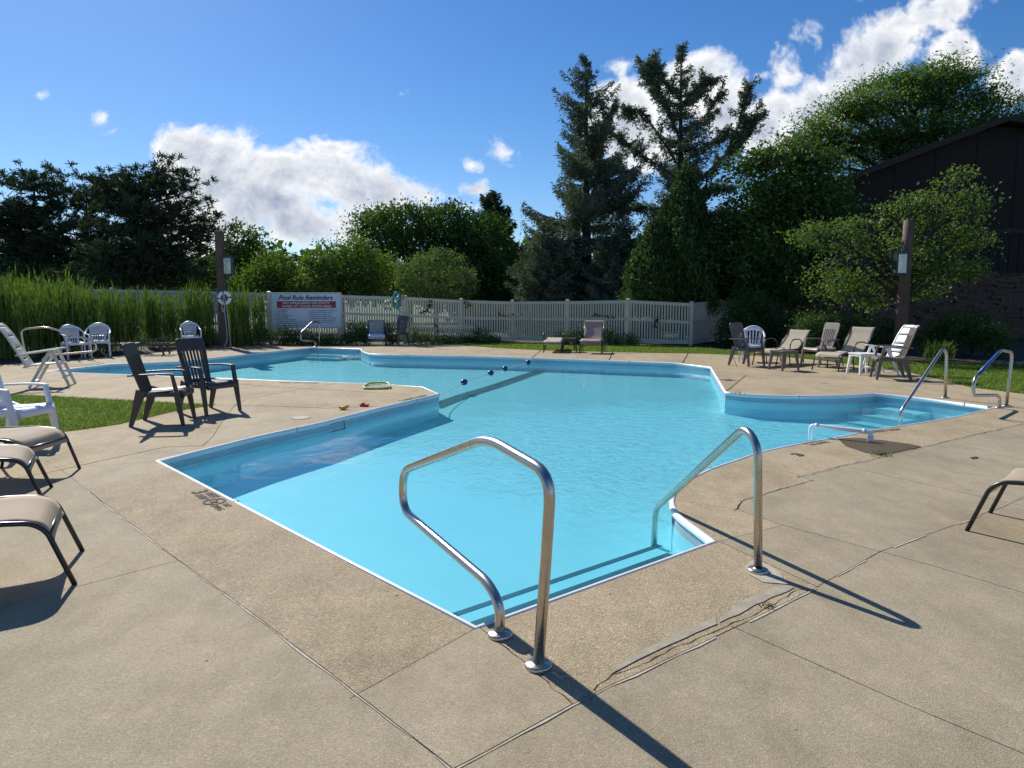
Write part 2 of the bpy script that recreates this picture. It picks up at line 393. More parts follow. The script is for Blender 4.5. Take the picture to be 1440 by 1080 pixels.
class MB:
    def __init__(s): s.v = []; s.f = []; s.sm = []
    def add(s, vs, fs, smooth=False):
        b = len(s.v); s.v += [tuple(x) for x in vs]
        for f in fs: s.f.append([i + b for i in f]); s.sm.append(smooth)
        return s
    def box(s, c, size, rot=None):
        hx, hy, hz = (a / 2 for a in size)
        vs = [Vector((x, y, z)) for x in (-hx, hx) for y in (-hy, hy) for z in (-hz, hz)]
        if rot is not None: vs = [rot @ q for q in vs]
        vs = [q + Vector(c) for q in vs]
        return s.add(vs, [(0, 1, 3, 2), (4, 6, 7, 5), (0, 4, 5, 1), (2, 3, 7, 6), (0, 2, 6, 4), (1, 5, 7, 3)])
    def bar(s, p0, p1, w0, h0, w1=None, h1=None, side=(0, 1, 0)):
        """tapered rectangular bar; w is measured along side"""
        p0, p1 = Vector(p0), Vector(p1); w1 = w0 if w1 is None else w1; h1 = h0 if h1 is None else h1
        d = (p1 - p0).normalized(); sd = Vector(side); sd = (sd - d * sd.dot(d)).normalized(); up = d.cross(sd)
        vs = []
        for p, w_, h_ in ((p0, w0, h0), (p1, w1, h1)):
            for a, b in ((-1, -1), (1, -1), (1, 1), (-1, 1)): vs.append(p + sd * (a * w_ / 2) + up * (b * h_ / 2))
        return s.add(vs, [(3, 2, 1, 0), (4, 5, 6, 7), (0, 1, 5, 4), (1, 2, 6, 5), (2, 3, 7, 6), (3, 0, 4, 7)])
    def tube(s, pts, r, n=10, closed=False, flat=1.0, cap=True):
        pts = [Vector(p) for p in pts]; m = len(pts); rr = r if isinstance(r, (list, tuple)) else [r] * m
        vs = []; ref = None
        for i, p in enumerate(pts):
            a = pts[(i - 1) % m] if closed or i > 0 else p; b = pts[(i + 1) % m] if closed or i < m - 1 else p
            d = (b - a).normalized()
            if ref is None: ref = Vector((0, 0, 1)) if abs(d.z) < .9 else Vector((1, 0, 0))
            x = (ref - d * ref.dot(d)).normalized(); y = d.cross(x); ref = x
            for j in range(n):
                t = 2 * math.pi * j / n
                vs.append(p + x * (math.cos(t) * rr[i] * flat) + y * (math.sin(t) * rr[i]))
        fs = []
        for i in range(m if closed else m - 1):
            for j in range(n):
                a = i * n + j; b = i * n + (j + 1) % n; c = ((i + 1) % m) * n + (j + 1) % n; d = ((i + 1) % m) * n + j
                fs.append((a, b, c, d))
        s.add(vs, fs, True)
        if not closed and cap:
            b = len(s.v) - len(vs)
            s.f.append([b + j for j in range(n)][::-1]); s.sm.append(False)
            s.f.append([b + (m - 1) * n + j for j in range(n)]); s.sm.append(False)
        return s
    def lathe(s, prof, c=(0, 0, 0), n=20):
        vs = []
        for r_, z in prof:
            for j in range(n):
                t = 2 * math.pi * j / n; vs.append((c[0] + r_ * math.cos(t), c[1] + r_ * math.sin(t), c[2] + z))
        fs = [(i * n + j, i * n + (j + 1) % n, (i + 1) * n + (j + 1) % n, (i + 1) * n + j) for i in range(len(prof) - 1) for j in range(n)]
        return s.add(vs, fs, True)
    def ribbon(s, prof, y0, y1, th, ny=1, sag=0.0):
        """sheet that follows a profile (x, z) across y0..y1"""
        m = len(prof); nr = []
        for i in range(m):
            a = Vector(prof[max(i - 1, 0)]); b = Vector(prof[min(i + 1, m - 1)]); d = (b - a).normalized(); nr.append(Vector((-d.y, d.x)))
        vs = []
        for side in (0, 1):
            for i in range(m):
                for j in range(ny + 1):
                    t = j / ny; y = y0 + (y1 - y0) * t; o = -th * side - sag * 4 * t * (1 - t)
                    vs.append((prof[i][0] + nr[i].x * o, y, prof[i][1] + nr[i].y * o))
        N = ny + 1; fs = []
        for i in range(m - 1):
            for j in range(ny):
                a = i * N + j; fs.append((a, a + N, a + N + 1, a + 1)); b = a + m * N; fs.append((b, b + 1, b + N + 1, b + N))
            a = i * N; b = a + m * N; fs.append((a, b, b + N, a + N))
            a = i * N + ny; b = a + m * N; fs.append((a, a + N, b + N, b))
        for j in range(ny):
            a = j; b = a + m * N; fs.append((a, a + 1, b + 1, b))
            a = (m - 1) * N + j; b = a + m * N; fs.append((a, b, b + 1, a + 1))
        return s.add(vs, fs, True)
    def plate(s, poly, th, mtx):
        """extruded polygon: poly in (u, v) of mtx, thickness along its w"""
        n = len(poly)
        vs = [mtx @ Vector((a, b, 0)) for a, b in poly] + [mtx @ Vector((a, b, th)) for a, b in poly]
        fs = [list(range(n))[::-1], [i + n for i in range(n)]] + [(i, (i + 1) % n, n + (i + 1) % n, n + i) for i in range(n)]
        return s.add(vs, fs)
    def mesh(s, name, recalc=True):
        me = bpy.data.meshes.new(name); me.from_pydata(s.v, [], s.f)
        me.polygons.foreach_set('use_smooth', s.sm); me.update()
        if recalc:
            bm = bmesh.new(); bm.from_mesh(me); bmesh.ops.recalc_face_normals(bm, faces=bm.faces); bm.to_mesh(me); bm.free()
        return me
    def build(s, name, m, parent=None, bevel=0.0):
        return link(name, s.mesh(name), m, parent, bevel)

def smooth_path(pts, seg=5, closed=False):
    pts = [Vector(p) for p in pts]; n = len(pts); out = []
    rng = range(n) if closed else range(n - 1)
    for i in rng:
        p0 = pts[(i - 1) % n] if closed or i > 0 else pts[0]; p1 = pts[i]; p2 = pts[(i + 1) % n]
        p3 = pts[(i + 2) % n] if closed or i < n - 2 else pts[-1]
        for k in range(seg):
            t = k / seg
            out.append(0.5 * ((2 * p1) + (p2 - p0) * t + (2 * p0 - 5 * p1 + 4 * p2 - p3) * t * t + (3 * p1 - p0 - 3 * p2 + p3) * t ** 3))
    if not closed: out.append(pts[-1])
    return out
def fillet(pts, r, seg=5):
    """straight runs with rounded corners, as bent pipe has"""
    pts = [Vector(p) for p in pts]; out = [pts[0]]
    rs = r if isinstance(r, (list, tuple)) else [r] * len(pts)
    for i in range(1, len(pts) - 1):
        a, b, c = pts[i - 1], pts[i], pts[i + 1]
        l = min(rs[i], (a - b).length * .49, (c - b).length * .49)
        p, q = b + (a - b).normalized() * l, b + (c - b).normalized() * l
        for k in range(seg + 1):
            t = k / seg; out.append(p * (1 - t) ** 2 + b * 2 * t * (1 - t) + q * t * t)
    out.append(pts[-1]); return out

def fast_mesh(name, verts, nper, m, parent=None):
    """verts (N, nper, 3) -> N separate polygons"""
    verts = np.asarray(verts, dtype=np.float32); N = verts.shape[0]
    me = bpy.data.meshes.new(name)
    me.vertices.add(N * nper); me.vertices.foreach_set('co', verts.reshape(-1))
    me.loops.add(N * nper); me.loops.foreach_set('vertex_index', np.arange(N * nper, dtype=np.int32))
    me.polygons.add(N); me.polygons.foreach_set('loop_start', np.arange(0, N * nper, nper, dtype=np.int32))
    me.update(calc_edges=True)
    return link(name, me, m, parent)

# ------------------------------------------------------------------ the pool outline on the deck plane
def curve_px(pts, seg=4):
    return [Vector(g(*p)) for p in [(q.x, q.y) for q in smooth_path([(a, b, 0) for a, b in pts], seg)]]
def line_px(pts): return [Vector(g(*p)) for p in pts]
outline = []
outline += line_px([(668, 884), (220, 648)])
outline += line_px([(280, 633.6), (363, 613), (447, 595), (530, 574), (616, 554)])
outline += line_px([(594, 544.4), (530, 540), (413, 536.5), (294, 531.5), (122, 525), (64, 522)])
outline += line_px([(154, 512), (250, 508.5), (437, 488.3), (508, 490.6)])
outline += curve_px([(509, 493), (516, 496), (530, 498), (600, 499.6), (680, 501)])
outline += line_px([(800, 505), (946, 510), (1000, 516)])
outline += curve_px([(1021, 551), (1045, 553.6), (1069, 555), (1102, 556.3), (1135, 556.6), (1170, 556.2), (1202, 555), (1231, 553)])
outline += line_px([(1300, 560), (1400, 573)])
outline += curve_px([(1384, 577), (1342, 587), (1275, 598), (1231, 604.5), (1182, 614.5), (1120, 625.5), (1071, 636), (1035, 648), (998, 661), (965, 679), (949, 697), (948, 712), (958, 726), (979, 742), (1006, 762)], 3)
PO = [Vector((p.x, p.y)) for p in outline]
def area(poly): return sum(a.x * b.y - b.x * a.y for a, b in zip(poly, poly[1:] + poly[:1])) / 2
if area(PO) < 0: PO.reverse()
def inpoly(p, poly):
    x, y = p[0], p[1]; c = False; j = len(poly) - 1
    for i in range(len(poly)):
        a, b = poly[i], poly[j]
        if (a[1] > y) != (b[1] > y) and x < (b[0] - a[0]) * (y - a[1]) / (b[1] - a[1]) + a[0]: c = not c
        j = i
    return c
def offset_closed(poly, d):
    """towards the inside of a counter-clockwise polygon"""
    out = []; n = len(poly)
    for i in range(n):
        a, b, c = poly[i - 1], poly[i], poly[(i + 1) % n]
        d1 = (b - a).normalized(); d2 = (c - b).normalized()
        n1 = Vector((-d1.y, d1.x)); n2 = Vector((-d2.y, d2.x)); m = n1 + n2
        k = max(.35, m.length_squared / 2)
        out.append(b + m / k * d)
    return out
WATER_Z = -0.13
def floor_z(x, y):
    return -0.46 + 0.11 * min(1, max(0, (y - 5.5) / 8.5))
def sweep(name, prof, m, parent=None, smooth=True):
    mb = MB(); n = len(PO); rings = [offset_closed(PO, o) for o, z in prof]
    vs = [(p.x, p.y, prof[k][1]) for k, rg in enumerate(rings) for p in rg]
    fs = [(k * n + i, k * n + (i + 1) % n, (k + 1) * n + (i + 1) % n, (k + 1) * n + i) for k in range(len(prof) - 1) for i in range(n)]
    mb.add(vs, fs, smooth); o = link(name, mb.mesh(name, False), m, parent)
    return o
wall = sweep('pool_wall', [(0.012, -0.035), (0.012, -0.70)], 'pool_wall', smooth=False); tag(wall, kind='structure')
lip = sweep('coping_lip', [(-0.010, -0.012), (-0.008, 0.003), (0.0, 0.007), (0.010, 0.007), (0.022, 0.0), (0.030, -0.014), (0.031, -0.030), (0.026, -0.044), (0.012, -0.050)], 'pool_white', wall)
for k in range(5):
    z = -0.058 - k * 0.0145
    sweep('wall_groove', [(0.0125, z), (0.0155, z - .0005), (0.0155, z - 0.0055), (0.0125, z - 0.006)], 'wall_gap', wall)
# floor: triangulated with inner points so that it can rise and fall
def fill_polygon(poly, step=None, inset=0.0):
    pts = [Vector(p) for p in poly]; n = len(pts); edges = [(i, (i + 1) % n) for i in range(n)]
    if step:
        xs = [p.x for p in poly]; ys = [p.y for p in poly]; y = min(ys)
        while y < max(ys):
            x = min(xs)
            while x < max(xs):
                if inpoly((x, y), poly): pts.append(Vector((x + random.uniform(-.01, .01), y)))
                x += step
            y += step
    vs, es, fs, *_ = delaunay_2d_cdt(pts, edges, [], 0, 1e-5)
    keep = []
    for f in fs:
        c = sum((vs[i] for i in f), Vector((0, 0))) / len(f)
        if inpoly(c, poly):
            a, b, d = (vs[i] for i in f[:3])
            keep.append(tuple(f) if (b - a).cross(d - a) > 0 else tuple(f)[::-1])
    return vs, keep
vs, fs = fill_polygon(PO, .6)
mb = MB(); mb.add([(p.x, p.y, floor_z(p.x, p.y)) for p in vs], fs, True)
tag(link('pool_floor', mb.mesh('pool_floor', False), 'pool_floor'), kind='structure')
vs, fs = fill_polygon(offset_closed(PO, 0.010))
mb = MB(); mb.add([(p.x, p.y, WATER_Z) for p in vs], fs, False)
tag(link('water', mb.mesh('water', False), 'water'), kind='structure')

A_ = Vector(g(668, 884)); D_ = Vector(g(1006, 762)); B_ = Vector(g(220, 648)); C_ = Vector(g(616, 554))
def steps(p, q, inward, treads, name, label, shrink=(0.0, 0.0), ends=None):
    d = (q - p).normalized(); L = (q - p).length
    root = empty(name, (p.x, p.y, -0.5), 0, label, 'pool steps')
    o0 = 0.014
    for k_, (o1, z) in enumerate(treads):
        mb = MB(); a = p + d * (shrink[0] + .014); b = p + d * (ends[k_] if ends else (L - shrink[1] - .014))
        def P3(pt, o, zz): return (pt.x + inward.x * o - p.x, pt.y + inward.y * o - p.y, zz + .5)
        vs_ = [P3(a, o0, z), P3(b, o0, z), P3(b, o1, z), P3(a, o1, z), P3(a, o0, -.62), P3(b, o0, -.62), P3(b, o1, -.62), P3(a, o1, -.62)]
        mb.add(vs_, [(0, 1, 2, 3), (3, 2, 6, 7), (0, 3, 7, 4), (1, 5, 6, 2)])
        t = mb.build('tread', 'pool_floor', root)
        mb = MB(); a2 = a + d * .06; b2 = b - d * .06
        vs_ = [P3(a2, o1 - .055, z + .003), P3(b2, o1 - .055, z + .003), P3(b2, o1 - .004, z + .003), P3(a2, o1 - .004, z + .003)]
        vs_ += [(x_, y_, z_ - .006) for x_, y_, z_ in vs_]
        mb.add(vs_, [(0, 1, 2, 3), (4, 7, 6, 5), (0, 4, 5, 1), (1, 5, 6, 2), (2, 6, 7, 3), (3, 7, 4, 0)])
        mb.build('nosing_strip', 'stripe', t)
        o0 = o1
    return root
nAD = Vector((-(D_ - A_).y, (D_ - A_).x)).normalized()
steps(A_, D_, nAD, [(0.50, -0.25), (0.86, -0.36)], 'pool_steps', 'submerged steps with two dark nosing stripes at the near end of the pool', (0.0, 0.0), (2.12, 2.46))
E1, E2 = Vector(g(1231, 553)), Vector(g(1400, 573))
nE = Vector(((E2 - E1).y, -(E2 - E1).x)).normalized()
steps(E1, E2, nE, [(0.42, -0.20), (0.80, -0.28), (1.15, -0.36)], 'pool_steps', 'submerged steps with dark nosing stripes in the right alcove of the pool', (0.05, .9))
G1, G2 = Vector(g(437, 488.3)), Vector(g(505, 490.5))
nG = Vector(((G2 - G1).y, -(G2 - G1).x)).normalized()
steps(G1, G2, nG, [(0.45, -0.20), (0.85, -0.27)], 'pool_steps', 'submerged steps in the far corner of the pool below the rule sign', (0.05, .25))

# butt joints of the coping lip
_q = offset_closed(PO, .012); _acc = 0.0
for i in range(len(_q)):
    a, b = _q[i], _q[(i + 1) % len(_q)]; _acc += (b - a).length
    if _acc > 2.2:
        _acc = 0.0; p = a.lerp(b, .4); d = (b - a).normalized()
        mb = MB(); mb.box((0, 0, -.0195), (.006, .0405, .055), Matrix.Rotation(math.atan2(d.y, d.x), 3, 'Z')); o = mb.build('lip_joint', 'wall_gap', wall); o.location = (p.x, p.y, 0)

# dark tile line across the floor at the change of depth and up the far wall
def floor_strip(pts, wd, m, name, up=None):
    mb = MB(); n = len(pts); vs_ = []
    for i, p in enumerate(pts):
        a = pts[max(i - 1, 0)]; b = pts[min(i + 1, n - 1)]; d = (b - a).normalized(); s_ = Vector((-d.y, d.x)) * wd[i] / 2
        for q in (p - s_, p + s_): vs_.append((q.x, q.y, floor_z(q.x, q.y) + .008))
    fs_ = [(2 * i, 2 * i + 2, 2 * i + 3, 2 * i + 1) for i in range(n - 1)]
    return mb.add(vs_, fs_, True)
s0 = Vector(g(608, 574, -.37)); s1 = Vector(g(752, 515.5, -.36)); s2 = Vector(g(763, 503)) 
pts = []
for i in range(25):
    t = i / 24; p = s0.lerp(Vector((s2.x, s2.y - .02)), t); d = (s1 - s0).normalized()
    pts.append(p + Vector((-d.y, d.x)) * (0.035 * math.sin(t * 9) * (1 - t)))
mb = floor_strip(pts, [0.36] * 25, 'stripe', 's')
e = pts[-1]
mb.box((e.x, e.y - .02, -.20), (.42, .012, .34))
o = mb.build('tile_line', 'stripe', wall)

# ------------------------------------------------------------------ deck: slabs cut out by the joints
deck_outer = [Vector(g(*p)) for p in [(0, 513.5), (139, 503), (291, 490), (385, 485.5), (470, 484.2), (544, 484), (639, 484.6), (694, 489), (761, 492.5), (900, 496), (980, 497.3), (1091, 501), (1124, 503.5), (1160, 507.5), (1220, 515.5), (1280, 524), (1320, 533), (1364, 544.5), (1440, 554)]]
deck_outer = [Vector((-22, -5)), Vector((-22, 14)), Vector((-15, 16.6))] + deck_outer + [Vector((11.5, 10.6)), Vector((15, 8)), Vector((15, -5))]
patch = [Vector(g(*p)) for p in [(303, 569.5), (244, 579), (167, 597), (118, 604), (72, 609.5), (24, 614), (-120, 625), (-300, 610), (-300, 566), (-120, 556), (14, 555), (83, 558), (194, 564)]]
line = []       # (pixels, width, jag, caulk)
J = lambda pts_, wd=.006, jag=0.0, caulk=0.0: line.append((pts_, wd, jag, caulk))
J([(40, 632), (97, 668), (128, 693), (240, 780), (365, 870), (500, 975), (645, 1088)], .005, .0022, .011)
J([Vector((-23, 3.2)), (-160, 706), (80, 662), (160, 644), (233, 628.6), (287, 627)], .010, .004)
J([(119.6, 688), (160, 678), (238, 657)], .006)
J([(120, 656), (226, 648)], .004)
J([(676, 880), (505, 975), (492, 983)], .005, .002)
J([(252, 788), (0, 852.6), (-300, 928)], .006)
J([(662, 878), (705, 905), (760, 950), (790, 978), (803, 992)], .007, .010)
J([Vector((-5.2, -5.6)), (380, 1215), (640, 1081), (800, 993), (857, 965), (1005, 896), (1146, 827), (1238.5, 775), (1367, 729), (1440, 698), (1620, 625), (2500, 530)], .007, .0022, .013)
J([(838, 972), (850, 955), (900, 934), (957, 908.5), (1010, 885), (1061, 862), (1095, 843), (1120, 829), (1142, 828)], .008, .011)
J([(1004, 758), (1057, 782.6), (1152, 826)], .007, .003)
J([(1000, 764), (1050, 751), (1104, 738)], .005)
J([(1034, 715), (1101, 738), (1238, 775), (1322, 798), (1520, 856)], .006, .0025, .007)
J([(940, 702), (1039, 716)], .005)
J([(1034, 718), (1043, 705), (1057, 701), (1095, 689), (1145, 675)], .015, .008)
J([(1146, 678), (1121, 668)], .006)
J([(1120, 671), (1170, 659), (1246, 641), (1300, 628), (1360, 614), (1440, 595.4), (1560, 571), (2100, 515)], .018, .008, .012)
J([(1036, 643), (1130, 670)], .006)
J([(1190, 656), (1378.6, 698), (1560, 738)], .007)
J([(1028, 880), (1273.7, 990), (1440, 1060), (1700, 1170)], .005, .001)
J([(1272, 601), (1326.7, 619), (1404.6, 639), (1560, 672)], .008)
J([(960, 510.5), (968, 496.8)], .03)
J([(748, 503), (762, 492)], .03)
J([(856, 508), (862, 494)], .03)
J([(1018, 553), (1049, 528), (1036, 515), (1030, 498)], .02, 0, .0)
J([(1046, 527), (1130, 530), (1250, 527), (1345, 540)], .015, .006)
J([(300, 569.5), (380, 571), (460, 574), (560, 570)], .014)
J([(325, 539.5), (420, 546), (555, 553.6)], .022, .006)
J([(330, 569.8), (345, 562), (400, 551), (478, 538)], .014)
J([(-300, 548), (60, 538), (180, 530), (200, 527)], .02, .004)
J([(60, 610), (46, 590), (-10, 556)], .01)
J([(285, 627), (300, 613), (310, 596), (330, 570)], .006, .002)
J([(250, 511), (262, 490)], .03)
J([(150, 513), (110, 503)], .03)

def resample(pts_, step):
    out = [pts_[0]]
    for a, b in zip(pts_, pts_[1:]):
        n = max(1, int((b - a).length / step))
        for i in range(1, n + 1): out.append(a.lerp(b, i / n))
    return out
quads = []; caulks = []
cv = [Vector(p) for p in deck_outer]; ce = [(i, (i + 1) % len(cv)) for i in range(len(cv))]
def add_loop(pl):
    b = len(cv); cv.extend(pl); ce.extend((b + i, b + (i + 1) % len(pl)) for i in range(len(pl)))
slab_edge = offset_closed(PO, -0.010)
add_loop(slab_edge); add_loop(patch)
rj = random.Random(3)
for (pp, wd, jag, ck) in line:
    q = resample([p if isinstance(p, Vector) else Vector(g(*p)) for p in pp], .05 if jag > .005 else .12)
    n = len(q); nr = []
    for i in range(n):
        a, b = q[max(i - 1, 0)], q[min(i + 1, n - 1)]; d = (b - a).normalized(); nr.append(Vector((-d.y, d.x)))
    if jag:
        q = [p + nr[i] * (rj.uniform(-jag, jag) + jag * 1.5 * mnoise.noise(Vector((p.x * 3, p.y * 3, 1)))) for i, p in enumerate(q)]
    lw = [wd * (rj.uniform(.45, 1.3) if jag > .005 else rj.uniform(.85, 1.15)) for _ in q]
    Lp = [p + nr[i] * lw[i] / 2 for i, p in enumerate(q)]; Rp = [p - nr[i] * lw[i] / 2 for i, p in enumerate(q)]
    b0 = len(cv); cv.extend(Lp); cv.extend(Rp)
    for i in range(n - 1):
        ce.append((b0 + i, b0 + i + 1)); ce.append((b0 + n + i, b0 + n + i + 1))
        quads.append([Lp[i], Lp[i + 1], Rp[i + 1], Rp[i]])
    ce.append((b0, b0 + n)); ce.append((b0 + n - 1, b0 + 2 * n - 1))
    if ck: caulks.append((q, nr, wd, ck))
V2, E2_, F2, *_ = delaunay_2d_cdt(cv, ce, [], 0, 1e-5)
qb = [(min(p.x for p in q), max(p.x for p in q), min(p.y for p in q), max(p.y for p in q), q) for q in quads]
def injoint(c):
    for x0, x1, y0, y1, q in qb:
        if x0 <= c.x <= x1 and y0 <= c.y <= y1 and inpoly(c, q): return True
    return False
tri = []
for f in F2:
    c = sum((V2[i] for i in f), Vector((0, 0))) / len(f)
    if not inpoly(c, deck_outer) or inpoly(c, slab_edge) or inpoly(c, patch) or injoint(c): continue
    a, b, d = (V2[i] for i in f[:3])
    tri.append(tuple(f) if (b - a).cross(d - a) > 0 else tuple(f)[::-1])
em = {}
for ti, f in enumerate(tri):
    for i in range(3):
        a, b = f[i], f[(i + 1) % 3]; em.setdefault((min(a, b), max(a, b)), []).append(ti)
comp = [-1] * len(tri); nc = 0
for s_ in range(len(tri)):
    if comp[s_] >= 0: continue
    st = [s_]; comp[s_] = nc
    while st:
        t = st.pop(); f = tri[t]
        for i in range(3):
            a, b = f[i], f[(i + 1) % 3]
            for o_ in em[(min(a, b), max(a, b))]:
                if comp[o_] < 0: comp[o_] = nc; st.append(o_)
    nc += 1
# bed of the deck, seen only in the open joints
def sheet_with_hole(name, outer, hole, z, m, kind='structure'):
    pts_ = list(outer) + list(hole); n, k = len(outer), len(hole)
    vs_, es_, fs_, *_ = delaunay_2d_cdt([Vector(p) for p in pts_], [(i, (i + 1) % n) for i in range(n)] + [(n + i, n + (i + 1) % k) for i in range(k)], [], 0, 1e-5)
    keep = []
    for f in fs_:
        c = sum((vs_[i] for i in f), Vector((0, 0))) / 3
        if inpoly(c, outer) and not inpoly(c, hole):
            a, b, d = (vs_[i] for i in f[:3]); keep.append(tuple(f) if (b - a).cross(d - a) > 0 else tuple(f)[::-1])
    mb = MB(); mb.add([(p.x, p.y, z) for p in vs_], keep)
    return tag(link(name, mb.mesh(name, False), m), kind=kind)
ground = sheet_with_hole('lawn', [Vector((-400, -60)), Vector((400, -60)), Vector((400, 700)), Vector((-400, 700))], slab_edge, -0.034, 'turf')
deck = sheet_with_hole('pool_deck', deck_outer, slab_edge, -0.026, 'joint')
coping_seeds = [g(*p) for p in [(450, 800), (900, 870), (1060, 745), (1060, 690), (1110, 650), (1250, 622), (1330, 600), (600, 560), (450, 560), (800, 499), (1100, 545), (990, 503), (250, 600)]]
def pit(p, f):
    a, b, c = (V2[i] for i in f[:3]); p = Vector(p)
    return (b - a).cross(p - a) > 0 and (c - b).cross(p - b) > 0 and (a - c).cross(p - c) > 0
coping_ids = set()
for sd in coping_seeds:
    for ti, f in enumerate(tri):
        if pit(sd, f): coping_ids.add(comp[ti]); break
for k in range(nc):
    fs_ = [tri[i] for i in range(len(tri)) if comp[i] == k]
    ar = sum(abs((V2[f[1]] - V2[f[0]]).cross(V2[f[2]] - V2[f[0]])) / 2 for f in fs_)
    if ar < 1e-4: continue
    dzz = rj.uniform(-.0015, .0015)
    idx = {}; vs_ = []
    def vid(i, low):
        key = (i, low)
        if key not in idx: idx[key] = len(vs_); vs_.append((V2[i].x, V2[i].y, (-0.0255 if low else dzz)))
        return idx[key]
    out = [tuple(vid(i, 0) for i in f) for f in fs_]
    cnt = {}
    for f in fs_:
        for i in range(3):
            a, b = f[i], f[(i + 1) % 3]; cnt[(a, b)] = 1
    for (a, b) in list(cnt):
        if (b, a) not in cnt: out.append((vid(b, 0), vid(a, 0), vid(a, 1), vid(b, 1)))
    mb = MB(); mb.add(vs_, out)
    link('concrete_slab' if ar > .05 else 'slab_chip', mb.mesh('concrete_slab', False), 'coping' if k in coping_ids else 'deck', deck)
# sealant beside some joints: a thin ragged bead
for (q, nr, wd, ck) in caulks:
    mb = MB(); n = len(q); vs_ = []
    side = -1
    for i, p in enumerate(q):
        a = side * (wd / 2 + .001); b = side * (wd / 2 + ck * rj.uniform(.25, 1.25))
        for o_, z in ((a, .0032), (b, .0032)): vs_.append((p.x + nr[i].x * o_, p.y + nr[i].y * o_, z))
    mb.add(vs_, [(2 * i, 2 * i + 1, 2 * i + 3, 2 * i + 2) for i in range(n - 1) if mnoise.noise(Vector((q[i].x * 2.3, q[i].y * 2.3, 7))) > -.22])
    mb.build('joint_sealant', 'caulk', deck)
def flat_patch(name, pxs, m, z=.0042, jag=.02):
    pts_ = resample([Vector(g(*p)) for p in pxs + pxs[:1]], .07)[:-1]
    pts_ = [p + Vector((rj.uniform(-jag, jag), rj.uniform(-jag, jag))) * .5 for p in pts_]
    if area(pts_) < 0: pts_.reverse()
    vs_, fs_ = fill_polygon(pts_)
    mb = MB(); mb.add([(p.x, p.y, z) for p in vs_], fs_)
    return mb.build(name, m, deck)
flat_patch('mortar_patch', [(1010, 876), (1040, 866), (1075, 846), (1118, 826), (1100, 822), (1062, 836), (1030, 852)], 'mortar')
flat_patch('mortar_patch', [(855, 950), (900, 928), (950, 905), (1008, 878), (1004, 868), (950, 894), (890, 922)], 'mortar', .0044, .012)
flat_patch('grout_patch', [(1046, 797), (1054, 808), (1075, 820), (1108, 822), (1098, 806), (1082, 795), (1060, 788)], 'white_grout', .0042, .012)
flat_patch('wet_patch', [(1178, 617), (1188, 627), (1215, 636), (1238, 640.5), (1262, 636), (1296, 628.5), (1278, 624.5), (1240, 619.5), (1205, 616)], 'wet', .0050, .012)
flat_patch('drain_disc', [(407, 588), (420, 584.8), (438, 586), (434, 588.5), (418, 590.5)], 'white_grout', .0046, .004)
flat_patch('deck_stain', [(1362, 643.5), (1372, 642), (1378, 644.5), (1368, 646)], 'joint', .0048, .02)
flat_patch('deck_stain', [(1152, 538), (1163, 537), (1165, 539), (1156, 539.5)], 'mortar', .0048, .01)
# shallow planting beds of bare soil, and an added dark sheet behind the fence
def bed(name, pts_, z=-.030):
    mb = MB(); mb.add([(p[0], p[1], z) for p in pts_], [list(range(len(pts_)))])
    return tag(mb.build(name, 'soil'), kind='structure')
bed('bed_or_dark_sheet', [(-26, 16.9), g(0, 513.3), g(139, 502.8), g(291, 489.8), g(385, 485.2), g(544, 483.7), g(640, 484.2), at(720, 484.5, 26.0)[:2], (0.2, 27.4), (-4, 26.6), (-12, 27.6), (-26, 29)])
bed('bed_or_dark_sheet', [at(1010, 492, 22.4)[:2], at(1150, 501, 19.9)[:2], (12.2, 16.7), (14.0, 15.0), (30, 13.0), (30, 30), (7.5, 30)], -.031)

bed('bed_or_dark_sheet', [(-16, 27.9), (-6.3, 26.6), (-3.9, 26.2), (0, 27.5), (4.2, 25.7), (6.3, 25.2), (7.4, 27.5), (7.4, 37), (-16, 37)], -.0305)  # added dark sheet, stands in for the shade in the picket gaps

# ------------------------------------------------------------------ fence
fence = empty('picket_fence', (0, 25, 0), 0, 'tan vinyl picket fence with square capped posts closing off the far side of the pool', 'fence')
fp = [(40, 402, 27.8), (157, 404.5, 27.2), (268, 406.5, 26.6), (378, 409.5, 26.0), (477, 412.5, 25.9), (569, 415, 25.4), (648.5, 419.5, 26.2), (720.5, 421.5, 26.7), (798, 421, 25.7), (883.5, 419.5, 24.9), (972.5, 423.5, 24.2), (1012, 420, 26.3), (1048, 418, 27.6)]
posts = [at(*p) for p in fp]
OFF = Vector((0, 25, 0))
pm = MB().box((0, 0, 0), (.11, .11, 1)).mesh('fence_post')
capm = MB(); capm.add([(-.07, -.07, 0), (.07, -.07, 0), (.07, .07, 0), (-.07, .07, 0), (-.07, -.07, .025), (.07, -.07, .025), (.07, .07, .025), (-.07, .07, .025), (0, 0, .06)],
                      [(3, 2, 1, 0), (0, 1, 5, 4), (1, 2, 6, 5), (2, 3, 7, 6), (3, 0, 4, 7), (4, 5, 8), (5, 6, 8), (6, 7, 8), (7, 4, 8)]); capm = capm.mesh('post_cap')
pk = MB().box((0, 0, 0), (.056, .022, 1)).mesh('picket')
